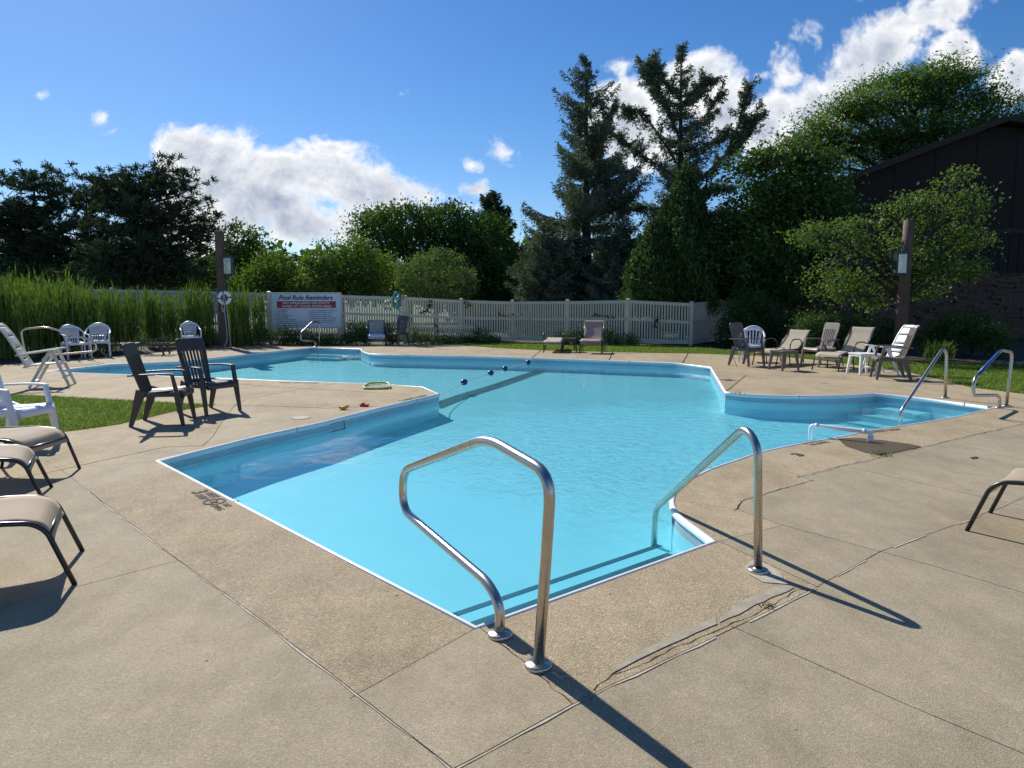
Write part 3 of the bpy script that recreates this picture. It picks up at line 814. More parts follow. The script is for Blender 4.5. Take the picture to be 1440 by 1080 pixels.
for i, p in enumerate(posts):
    h = p.z - .05; o = link('post', pm, 'fence', fence); o.location = Vector((p.x, p.y, h / 2 - .02)) - OFF; o.scale = (1, 1, h + .04)
    c = link('post_cap', capm, 'fence', fence); c.location = Vector((p.x, p.y, h)) - OFF
    if i == len(posts) - 1: break
    q = posts[i + 1]; d = Vector((q.x - p.x, q.y - p.y, 0)); L = d.length; d.normalize(); ang = math.atan2(d.y, d.x)
    t0, t1 = p.z - .12, q.z - .12
    for (nm, k0, k1, hh) in (('top_rail', t0, t1, .11), ('middle_rail', t0 - .60, t1 - .60, .09), ('bottom_rail', .13, .13, .13)):
        mb = MB(); a = Vector((p.x, p.y, k0 - .0)) + d * .055; b = Vector((q.x, q.y, k1)) - d * .055
        mb.bar(a - OFF, b - OFF, .052, hh, side=(-d.y, d.x, 0)); mb.build(nm, 'fence', fence)
    n = int((L - .12) / .0935)
    for k in range(n):
        t = .06 + (k + .5) * (L - .12) / n; tz = t0 + (t1 - t0) * t / L
        o = link('picket', pk, 'fence', fence); o.location = Vector((p.x, p.y, 0)) + d * t + Vector((0, 0, (tz + .1) / 2)) - OFF
        o.scale = (1, 1, tz - .1 + .0); o.rotation_euler = (0, 0, ang)
# gate latch on the returning panel
lt = at(982, 456, 24.75); mb = MB(); mb.box((0, 0, 0), (.05, .16, .05)); mb.tube([(-.03, -.05, 0), (-.07, -.05, 0), (-.07, .06, 0), (-.03, .06, 0)], .009, 6)
o = mb.build('latch', 'black_metal', fence); o.location = lt - OFF + Vector((-.04, 0, 0))

# ------------------------------------------------------------------ building
YB = 29.0
KB = YB / 22.6
bl = empty('brown_building', (14, YB, 0), 0, 'dark brown gabled building with stacked ledge stone base, right of the pool', 'building')
OB = Vector((14, YB, 0))
e0 = at(1205, 243, YB - .5); ap = at(1415, 163, YB - .5); slope = (ap.z - e0.z) / (ap.x - e0.x)
xl = 10.7; zl = e0.z + (xl - e0.x) * slope
xr = 36.0; zr = ap.z - .10 * (xr - ap.x)
mb = MB()
zs = 3.7
poly = [(xl, 0), (xr, 0), (xr, zr - .25), (ap.x, ap.z - .25), (xl, zl - .25)]
F_ = [Vector((x, YB, z)) - OB for x, z in poly]; K_ = [p + Vector((0, 14, 0)) for p in F_]
n = len(poly); mb.add(F_ + K_, [list(range(n)), [i + n for i in range(n)][::-1]] + [(i, i + n, (i + 1) % n + n, (i + 1) % n) for i in range(n)])
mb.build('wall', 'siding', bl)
mb = MB()      # roof slabs
for (a, b) in (((xl - .5, zl - .5 * slope), (ap.x, ap.z)), ((ap.x, ap.z), (xr + .5, zr))):
    vs_ = [(a[0], YB - .55, a[1]), (b[0], YB - .55, b[1]), (b[0], YB + 14.5, b[1]), (a[0], YB + 14.5, a[1])]
    vs_ = [Vector(q) - OB for q in vs_]; vs_ += [q - Vector((0, 0, .12)) for q in vs_]
    mb.add(vs_, [(0, 1, 2, 3), (7, 6, 5, 4), (0, 4, 5, 1), (1, 5, 6, 2), (2, 6, 7, 3), (3, 7, 4, 0)])
roof = mb.build('roof', 'shingle', bl)
for (a, b) in (((xl - .52, zl - .52 * slope), (ap.x, ap.z)), ((ap.x, ap.z), (xr + .52, zr))):
    mb = MB(); mb.bar(Vector((a[0], YB - .60, a[1] - .09)) - OB, Vector((b[0], YB - .60, b[1] - .09)) - OB, .05, .24, side=(0, 1, 0)); mb.build('fascia', 'fascia', roof)
rb = random.Random(5)
x = xl                          # vertical boards above the stone, then the plain upper gable with a band
while x < 23.5:
    wdt = .385
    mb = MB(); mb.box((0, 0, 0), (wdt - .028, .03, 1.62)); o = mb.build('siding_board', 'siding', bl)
    o.location = Vector((x + wdt / 2, YB - .02 - rb.uniform(0, .006), 2.60 + .81)) - OB; x += wdt
mb = MB(); mb.box((0, 0, 0), (xr - xl, .07, .16)); o = mb.build('band_board', 'fascia', bl); o.location = Vector(((xl + xr) / 2, YB - .036, 4.30)) - OB
for xx in (13.6, 15.2, 16.8, 18.4, 20.0, 21.6):
    zt = (e0.z + (xx - e0.x) * slope if xx < ap.x else ap.z - .1 * (xx - ap.x)) - .35
    mb = MB(); mb.box((0, 0, 0), (.05, .02, zt - 4.40)); o = mb.build('batten', 'siding', bl); o.location = Vector((xx, YB - .012, (zt + 4.40) / 2)) - OB
stones = []
z = 0.0
while z < 2.56:
    hgt = rb.uniform(.078, .105); x = xl - rb.uniform(0, .3)
    while x < 23.5:
        ln = rb.uniform(.28, .80); dp = rb.uniform(.04, .17)
        stones.append((x, z, ln, hgt, dp)); x += ln + rb.uniform(.006, .02)
    z += hgt + .004
stones.sort(key=lambda s_: 0 if 17.0 < s_[0] < 21.4 and s_[1] > .5 else 1)
sm = []
for k in range(6):
    mb = MB(); vs_ = []
    for xx in (-.5, .5):
        for yy in (-.5, .5):
            for zz in (-.5, .5): vs_.append((xx + rb.uniform(-.03, .03), yy + (rb.uniform(-.18, .18) if yy < 0 else 0), zz + rb.uniform(-.09, .09)))
    mb.add(vs_, [(0, 1, 3, 2), (4, 6, 7, 5), (0, 4, 5, 1), (2, 3, 7, 6), (0, 2, 6, 4), (1, 5, 7, 3)]); sm.append(mb.mesh('ledge_stone'))
for (x, z, ln, hgt, dp) in stones[:290]:
    o = link('ledge_stone', rb.choice(sm), 'ledgestone', bl); o.scale = (ln, dp, hgt); o.location = Vector((x + ln / 2, YB - dp / 2 - .002, z + hgt / 2)) - OB
mb = MB()
for (x, z, ln, hgt, dp) in stones[290:]: mb.box(Vector((x + ln / 2, YB - dp / 2 - .002, z + hgt / 2)) - OB, (ln, dp, hgt))
tag(mb.build('ledge_stonework', 'ledgestone', bl), kind='stuff')

# ------------------------------------------------------------------ stainless handrails
P_LOOP = [(0, 0), (-.065, .60), (-.085, .845), (.44, .905), (1.48, .535), (1.49, .295), (.44, .215), (.325, .15), (.325, 0)]
P_DROP = [(0, 0), (.055, .72), (.20, .80), (1.46, -.06), (1.49, -.455)]
def rail(name, prof, base, ang, label, radius=.024, flanges=1, fr=.11, sc=1.0, group=None):
    root = empty(name, (base[0], base[1], 0), ang, label, 'handrail', group, sc)
    pts_ = fillet([(a, 0, b) for a, b in prof], [.1, .2, .17, .14, .13, .13, .12, .08, .1] if prof is P_LOOP else [.1, .13, .17, .08, .1], 7)
    MB().tube(pts_, radius, 16).build('rail_tube', 'steel', root)
    feet = [0.0] + ([.325] if flanges == 2 else [])
    for fx in feet:
        mb = MB(); mb.lathe([(radius, .026), (radius + .004, .021), (.050, .019), (.0565, .016), (.058, .010), (.058, 0)], (fx, 0, .001), 24); mb.build('flange', 'steel', root)
    return root
def ang_to(a, b): return math.atan2(b[1] - a[1], b[0] - a[0])
b1 = g(757, 938); i1 = Vector(b1) + Vector((-.60, .80)) * .3
rail('handrail', P_LOOP, b1, math.atan2(.86, -.51), 'largest steel handrail, bent into a loop with two round feet, nearest the camera', flanges=2)
rail('handrail', P_DROP, g(1066, 804), math.atan2(.98, -.20), 'steel handrail whose lower end stands under water beside the curved white lip', flanges=1)
b3 = g(1329, 560); f3 = (b3[0] - .795, b3[1] - .60)
rail('handrail', P_DROP, b3, ang_to(b3, f3), 'steel handrail dipping into the right alcove of the pool', sc=1.0)
b4 = g(1415, 571.5); f4 = at(1370, 552, 9.95)
r4 = rail('handrail', P_LOOP, b4, math.atan2(-.62, -.76), 'bent steel handrail with blue sleeve on its slope, rightmost of all', flanges=2, sc=.93)
MB().tube([(1.34, 0, .585), (.90, 0, .741), (.58, 0, .855)], .0262, 14).build('blue_sleeve', 'blue_sleeve', r4)
rail('handrail', P_LOOP, g(449, 487), math.atan2(-.99, -.14), 'small distant steel handrail in front of the rule sign', flanges=2, sc=.96)
rail('handrail', P_LOOP, (g(39, 513)[0], g(39, 513)[1]), math.atan2(.3, .95), 'steel handrail behind the cream folding chair at the left', flanges=2, sc=1.0)

# ------------------------------------------------------------------ chairs
def rounded_rect(u0, u1, v0, v1, r, n=4, top_only=True):
    pts_ = [(u0, v0), (u1, v0)] if top_only else []
    for (cx, cy, a0) in ((u1 - r, v1 - r, 0), (u0 + r, v1 - r, 90)):
        for k in range(n + 1):
            t = R(a0 + 90 * k / n); pts_.append((cx + r * math.cos(t), cy + r * math.sin(t)))
    return pts_
def highback_chair(m, label, group=None, name='patio_chair', slats=6):
    """front towards +X, origin under the seat"""
    root = empty(name, (0, 0, 0), 0, label, 'chair', group)
    prof = [(.285, .345), (.292, .385), (.275, .412), (.235, .424), (.12, .412), (-.02, .400), (-.16, .398), (-.22, .405)]
    MB().ribbon([(p[0], p[1]) for p in prof][::-1], -.235, .235, -.022, 8, sag=.014).build('seat', m, root)
    mb = MB()
    mb.bar((-.2, -.238, .385), (.27, -.238, .385), .022, .055); mb.bar((-.2, .238, .385), (.27, .238, .385), .022, .055); mb.bar((.272, -.23, .372), (.272, .23, .372), .022, .055, side=(1, 0, 0))
    mb.build('seat_rim', m, root, .006)
    # back plane, leaning
    b0 = Vector((-.19, 0, .37)); tl = R(17); V_ = Vector((-math.sin(tl), 0, math.cos(tl))); W_ = Vector((math.cos(tl), 0, math.sin(tl)))
    X = Matrix(((0, V_.x, W_.x, b0.x), (1, V_.y, W_.y, b0.y), (0, V_.z, W_.z, b0.z), (0, 0, 0, 1)))
    bk = MB(); bk.plate(rounded_rect(-.225, .225, .50, .665, .055), .024, X); bk.plate([(-.19, 0), (.19, 0), (.195, .085), (-.195, .085)], .024, X)
    bk.plate([(-.19, .08), (-.142, .08), (-.158, .505), (-.225, .505)], .024, X); bk.plate([(.142, .08), (.19, .08), (.225, .505), (.158, .505)], .024, X)
    back = bk.build('backrest', m, root, .006)
    for k in range(slats):
        c0 = -.142 + (k + .5) * .284 / slats; c1 = -.158 + (k + .5) * .316 / slats; w_ = .284 / slats * .52
        MB().plate([(c0 - w_ / 2, .083), (c0 + w_ / 2, .083), (c1 + w_ / 2, .502), (c1 - w_ / 2, .502)], .017, X @ Matrix.Translation((0, 0, .004))).build('slat', m, back)
    for s_ in (-1, 1):
        y = .262 * s_
        ap_ = smooth_path([(-.315, y * .86, .625), (-.20, y, .632), (0, y * 1.03, .640), (.16, y * 1.02, .638), (.205, y, .628)], 3)
        mb = MB()
        for a, b in zip(ap_, ap_[1:]): mb.bar(a, b + (b - a) * .04, .060, .022)
        mb.build('arm', m, root, .004)
        mb = MB(); mb.bar((.190, y, .632), (.232, y, .415), .055, .030, .050, .045); mb.bar((.230, y, .43), (.292, y * 1.03, 0), .050, .075, .034, .040)
        mb.build('leg', m, root, .006)
        mb = MB(); mb.bar((-.175, y * .93, .44), (-.315, y * .98, 0), .034, .120, .036, .046)
        mb.build('leg', m, root, .006)
    return root
def place(o, x, y, deg, s=1.0):
    o.location = (x, y, 0); o.rotation_euler = (0, 0, R(deg)); o.scale = (s, s, s); return o
GD = 'brown slat-back patio chairs'
hb = highback_chair('brown_resin', 'dark brown slat-back patio chair seen from its side, nearer of the left pair', 'dark patio chairs at the left poolside')
place(hb, -4.39, 8.87, 10, 1.0)
c = copy_tree(hb); relabel(c, 'dark brown slat-back patio chair facing the pool, further back of the left pair'); place(c, -4.20, 9.77, -30, 1.0)
c = copy_tree(hb); relabel(c, 'dark taupe slat-back chair with a white chair close behind it', GD); setmat(c, 'brown_resin', 'taupe_resin'); place(c, 5.58, 16.86, -58)
c2 = copy_tree(c); relabel(c2, 'dark taupe slat-back chair seen in profile beside the white folding recliner', GD); place(c2, 7.47, 13.98, 165)
c2 = copy_tree(c); relabel(c2, 'light taupe slat-back chair between the two beige sling chaises', GD); setmat(c2, 'taupe_resin', 'taupe_light'); place(c2, 7.26, 16.75, 203)
c2 = copy_tree(c); relabel(c2, 'weathered brown slat-back chair by the fence under the turquoise hose', GD); place(c2, -3.98, 24.75, 242, 1.0)
wc = copy_tree(hb); relabel(wc, 'white high-back patio chair cut off by the left picture edge'); wc['group'] = ''
del wc['group']; setmat(wc, 'brown_resin', 'white_resin'); place(wc, -5.24, 7.36, -6)

def monobloc(m, label, group, lattice=True):
    root = empty('monobloc_chair', (0, 0, 0), 0, label, 'chair', group)
    MB().ribbon([(-.22, .435), (-.10, .415), (.05, .415), (.18, .425), (.235, .42), (.255, .39)], -.225, .225, -.014, 6, sag=.012).build('seat', m, root)
    mb = MB(); mb.bar((-.22, -.232, .40), (.24, -.232, .40), .014, .05); mb.bar((-.22, .232, .40), (.24, .232, .40), .014, .05); mb.bar((.245, -.23, .395), (.245, .23, .395), .014, .05, side=(1, 0, 0)); mb.build('seat_rim', m, root)
    def S(s_, t): return Vector((-.205 - .125 * t + .05 * s_ * s_ * (1 - .3 * t), s_ * (.150 + .070 * t ** .8), .43 + .44 * t * (1 - .13 * s_ * s_ * t)))
    bk = MB()
    arch = [(.215, -.285, .625), (.10, -.290, .635), (-.06, -.285, .655), (-.185, -.262, .725), (-.27, -.205, .80), (-.315, -.11, .86), (-.33, 0, .885)]
    arch = arch + [(a, -b, c_) for a, b, c_ in arch[-2::-1]]
    bk.tube(smooth_path(arch, 4), .027, 8, flat=.55)
    for s_ in (-1, 1): bk.tube([S(s_ * .98, t / 8) for t in range(9)], .017, 6)
    back = bk.build('backrest', m, root)
    sl = MB()
    if lattice:
        for k in range(6):
            s_ = -.8 + k * .32; sl.tube([S(s_, 0), S(s_, .12), S(s_, .26)], .0135, 6)
        sl.tube([S(-.95 + k * .19, .28) for k in range(11)], .016, 6)
        for k in range(5):
            s_ = -.7 + k * .35; sl.tube([S(s_, .29), S(s_, .42)], .012, 6)
        sl.tube([S(-.95 + k * .19, .43) for k in range(11)], .013, 6)
        for k in range(-8, 9):
            for dr in (-1, 1):
                pp = []
                for j in range(9):
                    t = .44 + j * .065; s_ = k * .24 + dr * (t - .7) * 1.9
                    if abs(s_) < .99 and t < .96: pp.append(S(s_, t))
                if len(pp) > 1: sl.tube(pp, .0085, 5)
        sl.tube([S(-.9 + k * .18, .93) for k in range(11)], .03, 6)
    else:
        for k in range(5):
            s_ = -.78 + k * .39; sl.tube([S(s_, j * .12) for j in range(8)], .019, 6)
        sl.tube([S(-.9 + k * .18, .90) for k in range(11)], .045, 6)
    sl.build('lattice' if lattice else 'slats', m, back)
    for s_ in (-1, 1):
        y = .285 * s_
        mb = MB(); mb.bar((.205, y, .640), (.235, y * .99, .42), .05, .034, .042, .045); mb.bar((.233, y * .99, .43), (.275, y, 0), .042, .060, .030, .032); mb.build('leg', m, root, .004)
        mb = MB(); mb.bar((-.19, y * .84, .43), (-.305, y * .9, 0), .030, .110, .030, .036); mb.build('leg', m, root, .004)
    return root
GM = 'white lattice-back plastic chairs'
mono = monobloc('white_resin', 'white lattice-back plastic chair, left of the two side by side in front of the reeds', GM)
place(mono, -11.62, 18.9, -38, 1.0)
c = copy_tree(mono); relabel(c, 'white lattice-back plastic chair, right of the two side by side in front of the reeds'); place(c, -11.35, 19.5, -66, 1.03)
c = copy_tree(mono); relabel(c, 'white lattice-back plastic chair standing alone beside the pole with the life ring'); place(c, -10.2, 22.6, -60, .98)
mono2 = monobloc('white_resin', 'white low-back plastic chair with upright slots, partly behind a dark taupe chair', GD, False); del mono2['group']
place(mono2, 6.08, 18.0, -112, 1.0)

def folding_recliner(m, label):
    root = empty('folding_recliner', (0, 0, 0), 0, label, 'folding chair')
    MB().ribbon([(-.20, .375), (-.10, .39), (.08, .405), (.24, .42), (.30, .40)], -.21, .21, -.02, 3).build('seat', m, root, 0)
    prof = smooth_path([(-.22, .36, 0), (-.30, .52, 0), (-.40, .72, 0), (-.50, .92, 0), (-.60, 1.07, 0), (-.66, 1.12, 0)], 4)
    prof = [(p.x, p.y) for p in prof]; n = len(prof)
    mb = MB()
    for s_ in (-1, 1):
        a, b = (.195, .245) if s_ > 0 else (-.245, -.195); mb.ribbon(prof, a, b, .03, 1)
    back = mb.build('backrest', m, root)
    cuts = [0, 4, 8, 12, 16, n - 1]
    for k in range(5):
        a, b = cuts[k], cuts[k + 1]; pp = [Vector(q) for q in prof[a:b + 1]]
        pp[-1] = pp[-1].lerp(pp[-2], .55) if k < 4 else pp[-1]
        MB().ribbon([(p.x + .004, p.y) for p in pp], -.2, .2, .018, 4, sag=.012).build('slat', m, back)
    for s_ in (-1, 1):
        y = .275 * s_
        ap_ = smooth_path([(-.36, y * .95, .585), (-.15, y, .615), (.12, y, .655), (.30, y, .675)], 3); mb = MB()
        for a, b in zip(ap_, ap_[1:]): mb.bar(a, b, .065, .028)
        mb.build('arm', m, root, .006)
        mb = MB(); mb.bar((.16, y * .93, .655), (-.20, y * .96, 0), .028, .058, .028, .045); mb.build('leg', m, root, .005)
        mb = MB(); mb.bar((.18, y * .93, .655), (.42, y * .96, 0), .028, .058, .028, .045); mb.build('leg', m, root, .005)
    MB().bar((.33, -.26, .17), (.33, .26, .17), .045, .025, side=(1, 0, 0)).build('stretcher', m, root, .004)
    MB().bar((-.15, -.26, .10), (-.15, .26, .10), .045, .025, side=(1, 0, 0)).build('stretcher', m, root, .004)
    return root
fr_ = folding_recliner('cream_resin', 'cream plastic folding recliner with slotted back, seen from behind at the left'); place(fr_, -8.40, 12.72, 22, 1.0)
c = folding_recliner('bright_white', 'bright white plastic folding recliner in front of the right lamp post'); place(c, 7.80, 14.85, 188, .90)

def chaise(fabric, label, group=None, back_deg=50, seat_len=1.22, back_len=.74, name='sling_chaise', arms=True, wd=.60, clear=False):
    """foot at the origin, head towards +X"""
    root = empty(name, (0, 0, 0), 0, label, 'chaise longue', group)
    h = wd / 2 - .012; L = seat_len; th = R(back_deg)
    for s_ in (-1, 1):
        y = h * s_
        MB().tube(fillet([(-.055, y * 1.02, 0), (.055, y, .315), (.12, y, .365), (.30, y, .385), (L * .62, y, .365), (L, y, .375)], [0, .12, .10, .12, .1, 0], 6), .014, 10).build('side_rail', 'black_metal', root)
        MB().tube(fillet([(L * .46, y, .365), (L * .50, y * 1.02, .30), (L * .52 + .05, y * 1.03, 0)], .05, 4), .013, 10).build('leg', 'black_metal', root)
        MB().tube(fillet([(L + .02, y, .375), (L + .10, y * 1.03, .28), (L + .22, y * 1.03, 0)], .05, 4), .013, 10).build('leg', 'black_metal', root)
        if arms: MB().tube(fillet([(L * .50, y * 1.08, .37), (L * .47, y * 1.13, .50), (L * .56, y * 1.14, .605), (L * .80, y * 1.14, .615), (L * .98, y * 1.12, .57), (L + .06, y * 1.06, .36)], [0, .08, .08, .1, .1, 0], 5), .0135, 10).build('arm', 'black_metal', root)
        MB().tube([(L, y * .94, .385), (L + math.cos(th) * back_len, y * .94, .385 + math.sin(th) * back_len)], .012, 8).build('back_rail', 'black_metal', root)
    for cx_, cz_ in ((.045, .29), (L * .5, .31), (L + .12, .24)): MB().tube([(cx_, -h, cz_), (cx_, h, cz_)], .011, 8).build('cross_bar', 'black_metal', root)
    seatp = smooth_path([(.022, .255, 0), (.06, .335, 0), (.12, .372, 0), (.26, .392, 0), (L * .5, .375, 0), (L * .75, .362, 0), (L, .382, 0)], 5)
    MB().ribbon([(p.x, p.y) for p in seatp], -h + .012, h - .012, .006, 8, sag=.010).build('sling', fabric, root)
    cb, sb = math.cos(th), math.sin(th)
    backp = smooth_path([(L - .01, .375, 0), (L + cb * .15 + .01, .385 + sb * .15 - .012, 0), (L + cb * .5 + .012, .385 + sb * .5 - .012, 0), (L + cb * (back_len - .04), .385 + sb * (back_len - .04), 0), (L + cb * back_len + .035, .385 + sb * back_len - .005, 0)], 4)
    MB().ribbon([(p.x, p.y) for p in backp], -h + .012, h - .012, .006, 8, sag=.006).build('back_sling', fabric, root)
    return root
def put_by_feet(o, near, far, wd=.60, flip=1):
    """near and far: ground points of the two foot-end legs"""
    n, f = Vector(near), Vector(far); m_ = (n + f) / 2; d = (f - n).normalized()
    hd = Vector((-d.y, d.x)) * flip
    o.location = (m_.x + hd.x * .055, m_.y + hd.y * .055, 0); o.rotation_euler = (0, 0, math.atan2(hd.y, hd.x)); return o
GC = 'beige sling chaises whose foot ends show at the left edge'
ch = chaise('sling', 'beige sling chaise with black legs at the left edge, nearest of three', GC, 40, arms=False)
put_by_feet(ch, (-2.38, 3.72), (-2.64, 4.22))
c = copy_tree(ch); relabel(c, 'beige sling chaise foot end, middle one of three at the left edge'); put_by_feet(c, (-3.52, 5.23), (-3.80, 5.73))
c = copy_tree(ch); relabel(c, 'beige sling chaise foot end, furthest of three, beside the white high-back chair'); put_by_feet(c, (-3.99, 5.84), (-3.97, 6.36))
c = copy_tree(ch); relabel(c, 'beige sling chaise foot end with black legs alone at the right edge'); del c['group']; put_by_feet(c, (3.06, 4.63), (3.46, 5.01), flip=-1)
c = chaise('sling_cream', 'beige sling chaise with raised back behind the dark side table', 'raised beige sling chaises on the right deck', 35); m_ = (6.05, 16.55)
c.location = (5.98, 16.75, 0); c.rotation_euler = (0, 0, R(44))
c = chaise('sling_cream', 'beige sling chaise with steeper raised back beside the white side table', 'raised beige sling chaises on the right deck', 47); c.location = (6.92, 15.60, 0); c.rotation_euler = (0, 0, R(40))
c = chaise('sling_pink', 'faded rose sling chaise facing the pool in front of the fence', None, 44, .62, .70, arms=False); c.location = (2.28, 20.6, 0); c.rotation_euler = (0, 0, R(78)); c.scale = (1.08,) * 3
c = chaise('sling_cream', 'low beige sling chaise with lowered back on the deck by the grass strip', None, 4, 1.1, .6); c.location = (1.20, 21.0, 0); c.rotation_euler = (0, 0, R(84)); c.scale = (.92,) * 3
c = chaise('sling_grey', 'grey sling armchair with black frame facing the pool by the fence', None, 70, .50, .50, name='sling_chair'); c['category'] = 'chair'; c.location = (-4.62, 24.3, 0); c.rotation_euler = (0, 0, R(101))
for q in c.children:
    if q.name.startswith('back_sling'): q.data = q.data.copy()
    if q.name.startswith('sling'): q.data = q.data.copy(); q.data.materials[0] = M['white_resin']; q['label'] = 'pale front part of the sling seat'

def side_table(m, label, s=.44, h=.44, leg=.035, inset=.0):
    root = empty('side_table', (0, 0, 0), 0, label, 'side table')
    mb = MB(); mb.box((0, 0, h - .018), (s, s, .026)); mb.box((0, -s / 2 + .02, h - .05), (s - .06, .016, .045)); mb.box((0, s / 2 - .02, h - .05), (s - .06, .016, .045)); mb.box((-s / 2 + .02, 0, h - .05), (.016, s - .06, .045)); mb.box((s / 2 - .02, 0, h - .05), (.016, s - .06, .045))
    mb.build('table_top', m, root, .005)
    for a in (-1, 1):
        for b in (-1, 1):
            MB().bar((a * (s / 2 - .045), b * (s / 2 - .045), h - .03), (a * (s / 2 + inset), b * (s / 2 + inset), 0), leg * 1.7, leg * 1.7, leg, leg).build('leg', m, root, .004)
    return root
t = side_table('taupe_resin', 'dark taupe plastic side table in front of the raised beige chaise'); place(t, 6.05, 15.78, 20)
t = side_table('bright_white', 'white plastic side table beside the white folding recliner'); place(t, 7.38, 14.87, 8, 1.02)
t = side_table('brown_resin', 'small dark side table between the low chaise and the rose chaise', .42, .42, .03); place(t, 1.72, 21.5, 4)

# dark slatted lounge
lg = empty('slatted_lounge', (-10.75, 20.3, 0), R(12), 'low dark brown slatted lounge with its back slightly raised, in front of the reeds', 'sun lounger')
mb = MB()
for s_ in (-1, 1): mb.bar((-1.0, s_ * .31, .30), (1.0, s_ * .31, .30), .03, .06)
mb.bar((-1.0, -.31, .30), (-1.0, .31, .30), .03, .06, side=(1, 0, 0)); mb.bar((1.0, -.31, .30), (1.0, .31, .30), .03, .06, side=(1, 0, 0)); mb.build('frame', 'brown_resin', lg)
sl = MB().box((0, 0, 0), (.055, .60, .016)).mesh('slat')
for k in range(12):
    o = link('slat', sl, 'brown_resin', lg); o.location = (-.95 + k * .09, 0, .335)
bk = empty('raised_back', (.14, 0, .335)); bk.parent = lg; bk.rotation_euler = (0, R(-14), 0)
mb = MB(); mb.bar((0, -.29, 0), (.78, -.29, 0), .03, .03); mb.bar((0, .29, 0), (.78, .29, 0), .03, .03); f = mb.build('back_frame', 'brown_resin', lg); f.location = (.16, 0, .335); f.rotation_euler = (0, R(-14), 0)
bpy.data.objects.remove(bk)
for k in range(8):
    o = link('slat', sl, 'brown_resin', f); o.location = (.04 + k * .095, 0, .015)
for x_ in (-.8, .72):
    for s_ in (-1, 1): MB().bar((x_, s_ * .30, .29), (x_ + (.10 if x_ > 0 else -.1), s_ * .32, 0), .03, .07, .03, .045).build('leg', 'brown_resin', lg)

# ------------------------------------------------------------------ lamp posts, life ring
def lantern_mesh(root, loc, s_=1.0, rz=0.0):
    ln = MB(); W, H = .13 * s_, .50 * s_
    ln.box((0, 0, H / 2 + .03), (W * 2 + .09, W * 2 + .09, .035)); ln.box((0, 0, H / 2 + .065), (W * 1.5, W * 1.5, .04)); ln.box((0, 0, -H / 2 - .02), (W * 2 + .08, W * 2 + .08, .035)); ln.box((0, 0, -H / 2 - .06), (W * 1.2, W * 1.2, .05))
    for a in (-1, 1):
        for b in (-1, 1): ln.box((a * W, b * W, 0), (.026, .026, H + .03))
    ln.box((W + .07, 0, -.05), (.10, .06, .16))
    o = ln.build('lantern', 'lantern', root); o.location = loc; o.rotation_euler = (0, 0, rz)
    for (c_, sz) in (((0, -W, 0), (2 * W - .026, .005, H)), ((-W, 0, 0), (.005, 2 * W - .026, H)), ((0, W, 0), (2 * W - .026, .005, H)), ((W, 0, 0), (.005, 2 * W - .026, H))):
        MB().box(c_, sz).build('lantern_pane', 'glass', o)
    MB().lathe([(0, -H * .32), (.045, -H * .32), (.05, -.08), (.065, .02), (.055, .09), (.03, .14), (0, .16)], n=12).build('bulb', 'glass_bulb', o)
    return o
p0 = Vector(g(316, 488.3)); zt = at(308, 325, p0.y).z
pl = empty('lamp_post', (p0.x, p0.y, 0), 0, 'brown timber lamp post with lantern on its right side, life ring hung on it', 'lamp post')
MB().bar((0, 0, -.02), (0, 0, zt), .24, .24, .235, .235).build('post', 'timber', pl, .02)
q = at(319, 374, p0.y); lantern_mesh(pl, (q.x - p0.x + .07, -.02, q.z), 1.0, R(180))
p1 = Vector((at(1264, 500, 18.6).x, 18.6)); zt = at(1271.5, 310, 18.6).z
pr_ = empty('lamp_post', (p1.x, p1.y, 0), 0, 'rough brown timber lamp post with lantern on its left face, in front of the building', 'lamp post')
mb = MB(); mb.tube([(0, 0, -.02), (0.02, 0, zt * .4), (.03, 0, zt * .75), (.04, 0, zt)], [.16, .145, .135, .125], 12); mb.build('post', 'timber', pr_)
q = at(1262, 371, 18.6); lantern_mesh(pr_, (q.x - p1.x, -.12, q.z), .95, 0)
# ring
q = at(315.5, 419, p0.y - .15); ring = empty('life_ring', q, 0, 'white life ring with four navy bands hanging on the left lamp post', 'life ring')
mb = MB(); n1, n2 = 40, 12; vs_ = []
for i in range(n1):
    a = 2 * math.pi * i / n1
    for j in range(n2):
        b = 2 * math.pi * j / n2; rr_ = .175 + .058 * math.cos(b); vs_.append((rr_ * math.cos(a), .045 * math.sin(b), rr_ * math.sin(a)))
mb.add(vs_, [(i * n2 + j, ((i + 1) % n1) * n2 + j, ((i + 1) % n1) * n2 + (j + 1) % n2, i * n2 + (j + 1) % n2) for i in range(n1) for j in range(n2)], True); mb.build('ring', 'bright_white', ring)
for k in range(4):
    mb = MB(); vs_ = []; a0 = R(90 * k + 6)
    for i in range(4):
        a = a0 + (i - 1.5) * .075
        for j in range(n2):
            b = 2 * math.pi * j / n2; rr_ = .175 + .063 * math.cos(b); vs_.append((rr_ * math.cos(a), .050 * math.sin(b), rr_ * math.sin(a)))
    mb.add(vs_, [(i * n2 + j, (i + 1) * n2 + j, (i + 1) * n2 + (j + 1) % n2, i * n2 + (j + 1) % n2) for i in range(3) for j in range(n2)], True); mb.build('band', 'navy', ring)
qz = q.z
MB().tube(smooth_path([(.0, -.05, .12), (-.02, -.06, -.05), (.02, -.05, -.25), (.0, -.05, -.4), (.03, -.04, -.8), (.05, -.05, -qz + .35), (.02, -.08, -qz + .15), (-.04, -.12, -qz + .03), (.1, -.15, -qz + .015), (.17, -.1, -qz + .02)], 5), .011, 6).build('rope', 'rope', ring)
